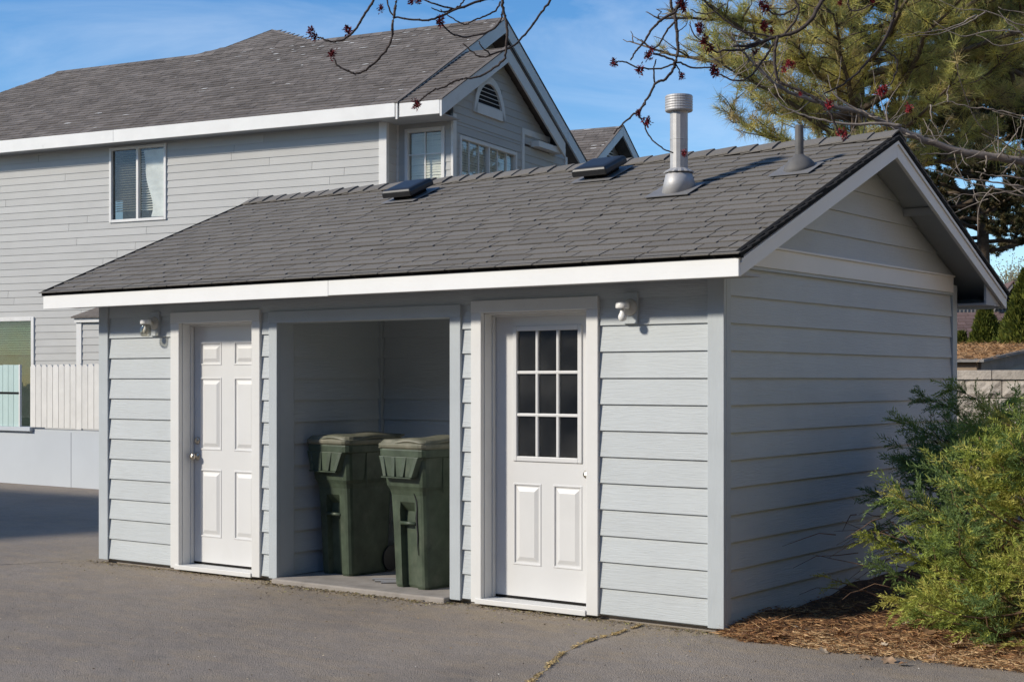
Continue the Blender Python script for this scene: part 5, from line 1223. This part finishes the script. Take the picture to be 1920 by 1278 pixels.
for i in range(22): m.box(-1.1+i*0.1, -1.1+i*0.1+0.03, 0.08, 0.119, zr1-0.02, zr1+0.20)
m.build('board_battens', M['greywood'], FH, FM)
gx = (1897-1850)/FPX*40; gz = at(1897, 531, 40)[2]; zb2 = at(1897, 580, 40)[2]
MB().prism([(gx-0.42, 0.1, zb2), (gx+0.45, 0.1, zb2), (gx+0.45, 0.1, zb2+0.1), (gx+0.02, 0.1, gz-0.1), (gx-0.42, 0.1, zb2+0.1)], (0, 2, 0)).build('gable_wall', M['dark'], FH, FM)
for sg in (-1, 1):
    MB().prism([(gx+sg*0.02, -0.15, gz), (gx+sg*0.50, -0.15, zb2+0.06), (gx+sg*0.50, -0.15, zb2-0.04), (gx+sg*0.02, -0.15, gz-0.12)], (0, 0.05, 0)).build('rake_board', M['greywood'], FH, FM)
    MB().prism([(gx, -0.16, gz+0.02), (gx+sg*0.55, -0.16, zb2+0.05), (gx+sg*0.55, -0.16, zb2+0.09), (gx, -0.16, gz+0.06)], (0, 2.4, 0)).build('gable_roof', M['brownroof'], FH, FM)
MB().prism([(gx-1.6, 0.6, zb2+0.1), (gx-0.1, 0.6, zb2+0.1), (gx-0.1, 1.6, gz+0.02), (gx-1.6, 1.6, gz+0.02)], (0, 0, 0.05)).build('upper_roof', M['brownroof'], FH, FM)

# ------------------------------------------------------------------ background trees
def pine(name, label, px, D, z_low, z_top, reach, n_br, tuft_r, npt, tones, seed, mt, trunk_r=0.17, base_z=1.5, tuft_gap=0.20, wid=0.006, az_keep=None, prune=None, tilt=(0.05, 0.35)):
    global rng
    keep = rng; rng = np.random.default_rng(seed)
    b = at(px, 700, D); root = empty(name, (b[0], b[1], base_z)); tag(root, label, 'tree')
    tr = MB(); tp = [np.array([b[0] + 0.10*math.sin(t*4), b[1] + 0.08*math.cos(t*5), base_z + (z_top-base_z)*t]) for t in np.linspace(0, 1, 12)]
    tr.tube(tp, [trunk_r*(1-0.85*t) for t in np.linspace(0, 1, 12)], 9); tr.build('trunk', M['bark'], root, smooth=True)
    br = MB(); P, Dr, Ln, Cc = [], [], [], []
    for i in range(n_br):
        t = (i + rng.uniform(0, 1))/n_br; z = z_low + (z_top-z_low)*t; az = i*2.399 + rng.uniform(-0.4, 0.4)
        rl = reach*(0.45 + 0.55*math.sin(math.pi*min(1, 0.30 + 0.72*t)))*rng.uniform(0.75, 1.1)
        d = np.array([math.cos(az), math.sin(az), rng.uniform(*tilt)]); p = np.array([b[0], b[1], z]); pts = [p.copy()]; dd = nrm(d); ns = 11
        for k in range(ns): p = p + dd*rl/ns; dd = nrm(dd + rng.normal(0, 0.10, 3) + np.array([0, 0, 0.02])); pts.append(p.copy())
        br.tube(pts, [0.045*(1-k/(ns+1.2))*(rl/3)+0.006 for k in range(ns+1)], 5)
        for k in range(3, ns+1):
            nsub = 3 if k < ns else 2
            for _ in range(nsub):
                ax = nrm(pts[k]-pts[k-1]); sd = nrm(np.cross(ax, rng.normal(size=3))); sd[2] = abs(sd[2])*0.4 + 0.05
                l2 = rng.uniform(0.25, 0.85)*(1-0.4*k/ns)*(reach/3); sp = [pts[k] + nrm(ax*0.6+sd)*l2*q for q in (0, .35, .7, 1)]
                sp[2] = sp[2] + rng.normal(0, 0.03, 3); br.tube(sp, [0.012, 0.009, 0.007, 0.005], 4)
                for q in np.arange(0.25, 1.01, tuft_gap/max(l2, tuft_gap)):
                    c = pts[k] + nrm(ax*0.6+sd)*l2*q + rng.normal(0, 0.03, 3)
                    if prune is not None and prune(c): continue
                    tdir = nrm(nrm(ax*0.6+sd) + np.array([0, 0, 0.35])); v = nrm(rng.normal(size=(npt, 3))); v = nrm(v + tdir*rng.uniform(0.25, 0.9))
                    P.append(c + v*0.012 + tdir*rng.uniform(-0.06, 0.06, (npt, 1))); Dr.append(v); Ln.append(tuft_r*rng.uniform(0.7, 1.1, npt))
                    tone = tones[rng.integers(len(tones))]*rng.uniform(0.75, 1.25); Cc.append(np.clip(tone*rng.uniform(0.75, 1.25, (npt, 1)), 0, 1))
    br.build('branches', M['bark'], root, smooth=True)
    P = np.concatenate(P); trisoup('needles', needles(P, np.concatenate(Dr), np.concatenate(Ln), wid), np.concatenate(Cc), mt, root)
    print(name, len(P)); rng = keep
    return root
ptones = np.array([[0.47, 0.43, 0.12], [0.38, 0.37, 0.11], [0.54, 0.47, 0.15], [0.28, 0.285, 0.10], [0.40, 0.31, 0.14]])
pine('pine_tree', 'tall long-needled yellow-green pine behind the shed ridge', 1600, 21.0, 4.5, 10.0, 3.3, 86, 0.20, 42, ptones*1.18, 11, M['needle'], tuft_gap=0.17, wid=0.0075, prune=lambda c: (c-CAM) @ RGT < 0.095*((c-CAM) @ FWD) or ((c-CAM) @ RGT < 0.118*((c-CAM) @ FWD) and rng.uniform() < 0.7))
pine('pine_tree', 'second yellow-green pine at the upper right picture edge behind the bare branches', 1945, 22.5, 5.6, 10.0, 2.9, 60, 0.20, 36, ptones*1.1, 12, M['needle'], tuft_gap=0.18, wid=0.0075)
dtones = np.array([[0.070, 0.076, 0.036], [0.11, 0.105, 0.05], [0.05, 0.058, 0.03], [0.15, 0.125, 0.06]])
pine('cedar_tree', 'dark clumpy cedar rising behind the right end of the shed roof', 1835, 27.0, 3.9, 7.6, 2.7, 54, 0.075, 85, dtones, 13, M['needle'], tuft_gap=0.15, wid=0.020, tilt=(-0.1, 0.25))
pine('cedar_tree', 'dark clumpy cedar at the far right below the bare branch', 1940, 30.0, 4.3, 10.5, 2.6, 56, 0.085, 80, dtones*0.9, 14, M['needle'], tuft_gap=0.17, wid=0.020, tilt=(-0.1, 0.25))
# pale tree top far right
b = at(1905, 560, 45.0); pt = empty('pale_tree', (b[0], b[1], 1.5)); tag(pt, 'pale half-bare tree above the small brown gable', 'tree')
m = MB(); m.tube([(b[0], b[1], 1.5), (b[0], b[1], 4.2)], [0.12, 0.06], 6)
PPt, DDt = [], []
for i in range(70):
    d = nrm(np.array([rng.normal(0, 0.35), rng.normal(0, 0.35), 1.0])); l = rng.uniform(0.6, 1.35); p0 = np.array([b[0], b[1], 3.7 + rng.uniform(0, 0.4)])
    pts = [p0 + d*l*t + rng.normal(0, 0.03, 3) for t in (0, .4, .7, 1)]; m.tube(pts, [0.02, 0.015, 0.010, 0.006], 4)
    for q in pts[1:]:
        for _ in range(10): PPt.append(q + rng.normal(0, 0.09, 3)); DDt.append(nrm(rng.normal(size=3)))
m.build('trunk', M['palebark'], pt)
n = len(PPt); trisoup('crown', leaves(np.array(PPt), np.array(DDt), 0.08, 0.035), np.tile(np.array([[0.34, 0.31, 0.17]])*rng.uniform(0.7, 1.2, (n, 1)), (2, 1)), M['fol'], pt)

# bare pale tree: limb coming in from the right behind the shed
bt = empty('bare_tree', tuple(at(2080, 900, 14.0)*np.array([1, 1, 0]) + np.array([0, 0, 0.0]))); tag(bt, 'bare pale grey tree whose limb reaches in from the right above the shed roof', 'tree')
tr = MB(); trb = at(2080, 330, 14.0)
tr.tube([(trb[0], trb[1], 0.0), (trb[0]+0.05, trb[1], 1.8), tuple(trb), (trb[0]+0.1, trb[1]+0.1, trb[2]+2.5)], [0.16, 0.13, 0.11, 0.05], 10); tr.build('trunk', M['palebark'], bt, smooth=True)
def poly(mb, pix, D, r0, r1, Dv=0.0, n=6, wob=0.0):
    k = len(pix); P = [at(p[0], p[1], (D if not hasattr(D, '__len__') else D[0] + (D[1]-D[0])*i/(k-1)) + (rng.uniform(-Dv, Dv) if Dv else 0)) for i, p in enumerate(pix)]
    c = catmull(P, 5); c = [p + rng.normal(0, wob, 3) for p in c] if wob else c
    m_ = len(c); mb.tube(c, [r0 + (r1-r0)*i/(m_-1) for i in range(m_)], n); return c
lb = MB()
main = poly(lb, [(2080, 330), (1990, 310), (1920, 302), (1860, 294), (1800, 283), (1740, 264), (1700, 249), (1655, 228), (1618, 212), (1570, 200), (1520, 187), (1470, 168), (1432, 138), (1405, 110), (1385, 88), (1370, 60)], (14.0, 13.3), 0.045, 0.004, wob=0.004)
poly(lb, [(1690, 236), (1650, 232), (1600, 233), (1545, 226), (1500, 214), (1465, 196), (1440, 165)], 13.2, 0.016, 0.004, wob=0.003)
poly(lb, [(1620, 213), (1580, 190), (1560, 170), (1552, 140)], 13.3, 0.011, 0.003); poly(lb, [(1665, 230), (1662, 205), (1672, 180), (1690, 155)], 13.3, 0.009, 0.002)
for pix in ([(1920, 350), (1860, 340), (1800, 335), (1750, 318), (1720, 318)], [(1920, 368), (1850, 350), (1810, 338), (1780, 310)], [(1920, 335), (1870, 330), (1828, 322)], [(1990, 345), (1900, 358), (1840, 366), (1790, 362)], [(1960, 395), (1900, 350), (1880, 330), (1905, 300)],
            [(1760, 270), (1740, 240), (1730, 222)], [(1800, 282), (1770, 288), (1740, 288), (1726, 290)], [(1870, 296), (1890, 270), (1910, 240), (1915, 215)], [(1905, 215), (1860, 205), (1815, 200), (1780, 192), (1745, 198)], [(1990, 230), (1905, 215)],
            [(1850, 292), (1848, 318), (1838, 335), (1848, 355)], [(1780, 193), (1776, 175), (1778, 160)], [(2020, 300), (1960, 250), (1920, 225), (1860, 208)], [(1745, 198), (1747, 225), (1760, 245)], [(1700, 250), (1720, 258), (1736, 278)],
            [(2000, 60), (1920, 48), (1850, 20), (1800, 18), (1760, 0)], [(1920, 60), (1860, 58), (1800, 68), (1750, 40)], [(1850, 20), (1820, 40), (1760, 62), (1700, 68)], [(1990, 120), (1900, 50), (1870, 20)], [(2010, 40), (1890, 85), (1830, 65)], [(1830, 28), (1790, 50), (1740, 60), (1690, 66)], [(2000, 95), (1940, 20), (1920, 25), (1870, 15)]):
    D_ = rng.uniform(12.6, 14.6); poly(lb, pix, D_, 0.009, 0.0025, wob=0.005, n=5)
for i in range(110):                     # fine twigs off the limb
    k = rng.integers(4, len(main)-1); p = np.array(main[k]); d = nrm(np.array([rng.normal(), rng.normal(), rng.normal(0, 0.9)])); l = rng.uniform(0.12, 0.5)
    pts = [p + d*l*t + np.array([0, 0, 0.25*l*t*t]) + rng.normal(0, 0.012, 3) for t in (0, .35, .7, 1)]; lb.tube(pts, [0.006, 0.0045, 0.003, 0.0015], 4)
for i in range(14):
    c = at(rng.uniform(1790, 1960), rng.uniform(270, 400), rng.uniform(12.6, 14.4)); d = nrm(np.array([rng.normal(), rng.normal(), rng.normal(0, 0.5)])); l = rng.uniform(0.15, 0.45)
    cu = rng.normal(0, 0.22, 3); pts = catmull([c + d*l*t + cu*t*t + rng.normal(0, 0.012, 3) for t in (0, .35, .7, 1)], 3); lb.tube(pts, list(np.linspace(0.006, 0.0018, len(pts))), 4)
lb.build('limbs', M['palebark'], bt, smooth=True)
# ------------------------------------------------------------------ red maple twigs overhead
mtree = empty('maple_tree', (8.6, -5.0, GZ)); tag(mtree, 'flowering red maple whose dark twigs hang in from the top of the picture', 'tree')
tr = MB(); tr.tube([(8.6, -5.0, GZ), (8.55, -5.0, 1.6), (8.3, -4.9, 3.4), (8.0, -4.6, 5.0)], [0.20, 0.16, 0.13, 0.10], 12); tr.build('trunk', M['bark'], mtree, smooth=True)
hub1 = at(945, -260, 5.4); hub2 = at(1520, -240, 5.6)
lb = MB(); lb.tube(catmull([(8.3, -4.9, 3.4), tuple(at(2100, -320, 5.9)), tuple(at(1750, -260, 5.6)), tuple(hub2), tuple(at(1250, -280, 5.5)), tuple(hub1), tuple(at(700, -230, 5.3))], 8), list(np.linspace(0.075, 0.010, 49)), 8); lb.build('limb', M['twig'], mtree, smooth=True)
def twig(pix, D=5.4, r0=0.0055, r1=0.0028):
    tw = MB()
    c = poly(tw, pix, D, r0, r1, wob=0.0012, n=6)
    for i in range(2, len(c)-1, 3):                     # knots
        p = np.array(c[i]); tw.tube([p - (np.array(c[i+1])-p)*0.12, p + (np.array(c[i+1])-p)*0.12], (r0+(r1-r0)*i/len(c))*1.18, 6)
    tw.build('twig', M['twig'], mtree, smooth=True)
twig([(945, -260), (946, -60), (942, 0), (944, 20), (950, 45), (950, 80), (946, 110), (925, 128), (900, 143), (868, 148)], 5.4, 0.0062, 0.0034); twig([(868, 148), (850, 153), (833, 163), (812, 170), (795, 183), (784, 192)], 5.4, 0.0038, 0.003)
twig([(940, -5), (900, 2), (850, 20), (815, 35), (785, 38), (745, 33), (738, 30)], 5.4, 0.005, 0.003); twig([(738, 30), (729, 15), (724, -20), (720, -120), (760, -230)], 5.4, 0.003, 0.003)
twig([(750, -230), (748, -40), (742, 10), (737, 40), (732, 80), (715, 105), (690, 128), (672, 138), (655, 135), (635, 125), (626, 110)], 5.35, 0.0055, 0.0032)
twig([(760, -230), (712, -60), (700, 0), (682, 30), (665, 57), (645, 74), (625, 78), (605, 73), (596, 70)], 5.3, 0.005, 0.003)
twig([(938, 5), (930, 20), (910, 30), (885, 40), (872, 46), (850, 35), (825, 18)], 5.45, 0.0035, 0.0022); twig([(848, 18), (828, 22), (808, 15)], 5.4, 0.003, 0.002); twig([(852, 17), (820, 10), (795, 0), (785, 2)], 5.4, 0.0035, 0.0025)
twig([(852, 17), (865, 8), (880, -20), (900, -120), (945, -240)], 5.4, 0.003, 0.003)
twig([(943, 20), (938, 40), (925, 55), (900, 65), (868, 70), (845, 62), (828, 45)], 5.42, 0.004, 0.0028)
twig([(1090, -280), (1060, -60), (1032, 0), (1010, 30), (985, 65), (960, 88), (935, 98), (905, 107), (885, 97), (868, 82)], 5.5, 0.005, 0.0025); twig([(920, 103), (905, 90), (897, 77)], 5.5, 0.0032, 0.002)
# right group
twig([(1300, -280), (1290, -60), (1275, 5), (1265, 25), (1270, 60), (1270, 100), (1262, 130), (1248, 148), (1228, 158), (1214, 185), (1200, 206), (1185, 217), (1160, 240), (1150, 252)], 5.5, 0.0075, 0.003)
twig([(1210, 190), (1200, 212), (1206, 230), (1220, 258), (1240, 276), (1262, 287)], 5.5, 0.003, 0.0025); twig([(1268, 22), (1240, 38), (1222, 55), (1210, 75), (1198, 90), (1190, 100), (1183, 113)], 5.45, 0.0055, 0.0028)
twig([(1255, -100), (1258, 5), (1266, 22)], 5.5, 0.005, 0.005); twig([(1268, 38), (1250, 60), (1238, 80), (1222, 95), (1207, 110)], 5.5, 0.004, 0.0028); twig([(1268, 118), (1240, 128), (1200, 128), (1170, 116), (1155, 116)], 5.5, 0.0035, 0.0025)
twig([(1225, 100), (1250, 108), (1275, 118), (1300, 128), (1325, 127), (1336, 126)], 5.5, 0.0042, 0.0028); twig([(1228, 157), (1226, 130), (1230, 112)], 5.5, 0.0035, 0.0025); twig([(1265, 116), (1272, 130), (1278, 140)], 5.5, 0.003, 0.002); twig([(1270, 60), (1288, 45), (1285, 25)], 5.5, 0.002, 0.0015)
twig([(1560, -240), (1552, -40), (1535, 10), (1518, 40), (1492, 60), (1458, 69), (1430, 78), (1400, 86), (1375, 86)], 5.6, 0.0095, 0.0048); twig([(1440, 75), (1400, 92), (1360, 95), (1345, 98), (1330, 90)], 5.6, 0.0048, 0.003)
twig([(1458, 70), (1453, 95), (1453, 125), (1458, 148), (1470, 158), (1495, 168), (1520, 180), (1540, 195), (1555, 210), (1565, 232), (1572, 250)], 5.55, 0.0062, 0.0035)
twig([(1455, 75), (1440, 100), (1422, 125), (1400, 148), (1375, 150), (1345, 138)], 5.6, 0.0045, 0.003); twig([(1470, 65), (1490, 40), (1498, 15), (1490, -20), (1500, -200)], 5.6, 0.0045, 0.004); twig([(1495, 12), (1470, 27), (1450, 26), (1438, 16)], 5.6, 0.0042, 0.003)
twig([(1700, -260), (1688, -40), (1680, 10), (1672, 45), (1652, 85), (1630, 112), (1605, 140), (1575, 162), (1545, 175)], 5.7, 0.0085, 0.003); twig([(1680, 140), (1672, 155), (1660, 165)], 5.7, 0.003, 0.0025); twig([(1648, 92), (1665, 98), (1680, 110), (1682, 130), (1675, 145)], 5.7, 0.0038, 0.003)
twig([(1455, 72), (1425, 65), (1395, 60), (1370, 45), (1345, 25), (1320, 0), (1290, -60), (1300, -230)], 5.65, 0.004, 0.003); twig([(1640, -230), (1595, -20), (1590, 10), (1598, 20), (1615, 18), (1635, 8)], 5.6, 0.0035, 0.0028)
twig([(1360, 8), (1335, 24), (1310, 25), (1295, 18)], 5.6, 0.0025, 0.002); twig([(1980, 330), (1870, 260), (1830, 225), (1800, 150), (1795, 120)], 8.0, 0.003, 0.002); twig([(1335, 88), (1305, 70), (1295, 50), (1293, 40)], 5.55, 0.0028, 0.002)
# flower clusters
def cluster_mesh(seed):
    q = np.random.default_rng(seed); n = 120; v = nrm(q.normal(size=(n, 3))); ctr = q.normal(0, 0.004, (n, 3)) + np.array([[0, 0, 0.004]])*q.integers(-2, 3, (n, 1))
    P = ctr + v*0.003; return P, v, q.uniform(0.006, 0.017, n), q.uniform(0.0022, 0.005, n)
fpix = [(583, 60), (590, 68), (652, 56), (622, 102), (714, 16), (771, 3), (784, 2), (826, 40), (781, 196), (1151, 118), (1200, 131), (1222, 93), (1216, 104), (1278, 143), (1197, 213), (1213, 228), (1281, 12), (1276, 2), (1283, 287), (1312, 60), (1321, 76), (1332, 90), (1336, 126), (1340, 135), (1416, 97), (1433, 50), (1446, 58), (1427, 8), (1436, 14), (1470, 130), (1478, 120), (1485, 122), (1553, 197), (1572, 248), (1583, 252), (1650, 172), (1659, 168), (1704, 203), (1575, 5), (1636, 3), (1312, 50), (1500, 176)]
fz = [5.4]*9 + [5.5]*10 + [5.55]*50
for i, (px, py) in enumerate(fpix):
    c = at(px, py, fz[i] + (0.1 if px > 1600 else 0.05 if px > 1400 else 0)); P, v, l, w = cluster_mesh(i); n = len(P)
    sc = rng.uniform(0.75, 1.35)*(0.9 if px not in (1500, 1575) else 0.6)
    C = np.array([[0.16, 0.016, 0.022]])*rng.uniform(0.5, 1.7, (n, 1)); C[::6] = [0.07, 0.02, 0.02]
    if px > 1460 and py > 90: C = C*1.7
    trisoup('flower_cluster', leaves(c + P*sc, v, l*sc, w*sc*1.3), np.tile(C, (2, 1)), M['petal'], mtree)

# ------------------------------------------------------------------ unseen buildings, added to cast shade, block sky, bounce light and show in glass
M['bouncewall'] = mat('beige_bounce_wall', (0.68, 0.555, 0.42), 0.8, 0.2, var=0.05)  # warm pale wall, coloured to bounce sunlight onto the right wall
def unseen_building(name, label, x, y, rz, w, d, h, rise, wm='farwall'):
    r = empty(name, (x, y, GZ), rz); tag(r, label, 'building'); X = T(x, y, GZ, rz)
    box('wall', (-w/2, w/2, -d/2, d/2, 0, h), M[wm], r, X)
    nw = max(3, int(w/3.4))
    for k in range(nw):
        xc = -w/2 + (k+0.5)*w/nw
        for zb in ((0.9,) if h < 5 else (0.9, 3.8)):
            box('window_frame', (xc-0.55, xc+0.55, d/2+0.001, d/2+0.04, zb, zb+1.35), M['htrim'], r, X); box('window_glass', (xc-0.46, xc+0.46, d/2+0.041, d/2+0.05, zb+0.09, zb+1.26), M['dark'], r, X)
    o = 0.4
    for sg in (-1, 1): MB().prism([(-w/2-o, sg*(d/2+o), h-0.1), (-w/2-o, 0, h+rise), (-w/2-o, 0, h+rise+0.12), (-w/2-o, sg*(d/2+o), h+0.02)], (w+2*o, 0, 0)).build('roof', M['shingle_old'], r, X)
    return r
unseen_building('unseen_house', 'unseen long dark two-storey house across the yard, sized to block sky light', -3.0, -21.0, R(0), 30, 6.0, 7.8, 2.2)  # reflected in the door panes; height and length set to cut sky light
unseen_building('unseen_house', 'unseen house-shaped block added left of the yard to cast the ground shadow', -17.6, -3.3, R(4), 9.0, 5.0, 3.4, 1.2)  # stand-in volume, added only to cast the shadow on the left ground
unseen_building('unseen_house', 'unseen tall beige block added right of the yard to bounce light', 10.8, 6.0, R(90), 17, 5.0, 6.4, 1.6, 'bouncewall')  # added block whose sunlit face throws warm light on the right wall
# unseen dark conifers, added to block sky light from the open bay
def skyblock_conifer(x, y, h, rad, label):
    r = empty('skyblock_conifer', (x, y, GZ)); tag(r, label, 'tree', 'unseen conifers added to block sky light')
    MB().tube([(x, y, GZ), (x, y, h*0.9)], [0.18, 0.05], 8).build('trunk', M['bark'], r)
    n = 6000; t = rng.uniform(0, 1, n)**0.85; a_ = rng.uniform(0, 2*np.pi, n); rr = rad*np.clip(1.1*(1-t**2.4), 0.02, 1)*(0.45 + 0.55*rng.uniform(0, 1, n)**0.6)
    P = np.stack([x + rr*np.cos(a_), y + rr*np.sin(a_), 0.15 + t*h], 1); D_ = nrm(np.stack([np.cos(a_), np.sin(a_), np.full(n, 0.4)], 1) + rng.normal(0, 0.45, (n, 3)))
    C = np.array([[0.060, 0.078, 0.032]])*rng.uniform(0.6, 1.4, (n, 1))
    trisoup('crown', leaves(P, D_, rng.uniform(0.25, 0.5, n), rng.uniform(0.10, 0.2, n)), np.tile(C, (2, 1)), M['fol'], r)
for i, w_ in enumerate(('nearest to the beige block', 'second from the beige block', 'third from the beige block', 'fourth from the beige block', 'farthest from the beige block')):
    skyblock_conifer(11.2 + 0.3*math.sin(i*2.1), -4.6 - i*2.7, 8.2 + 0.8*math.sin(i*1.7), 1.75, 'unseen dark conifer added to block sky light, ' + w_)
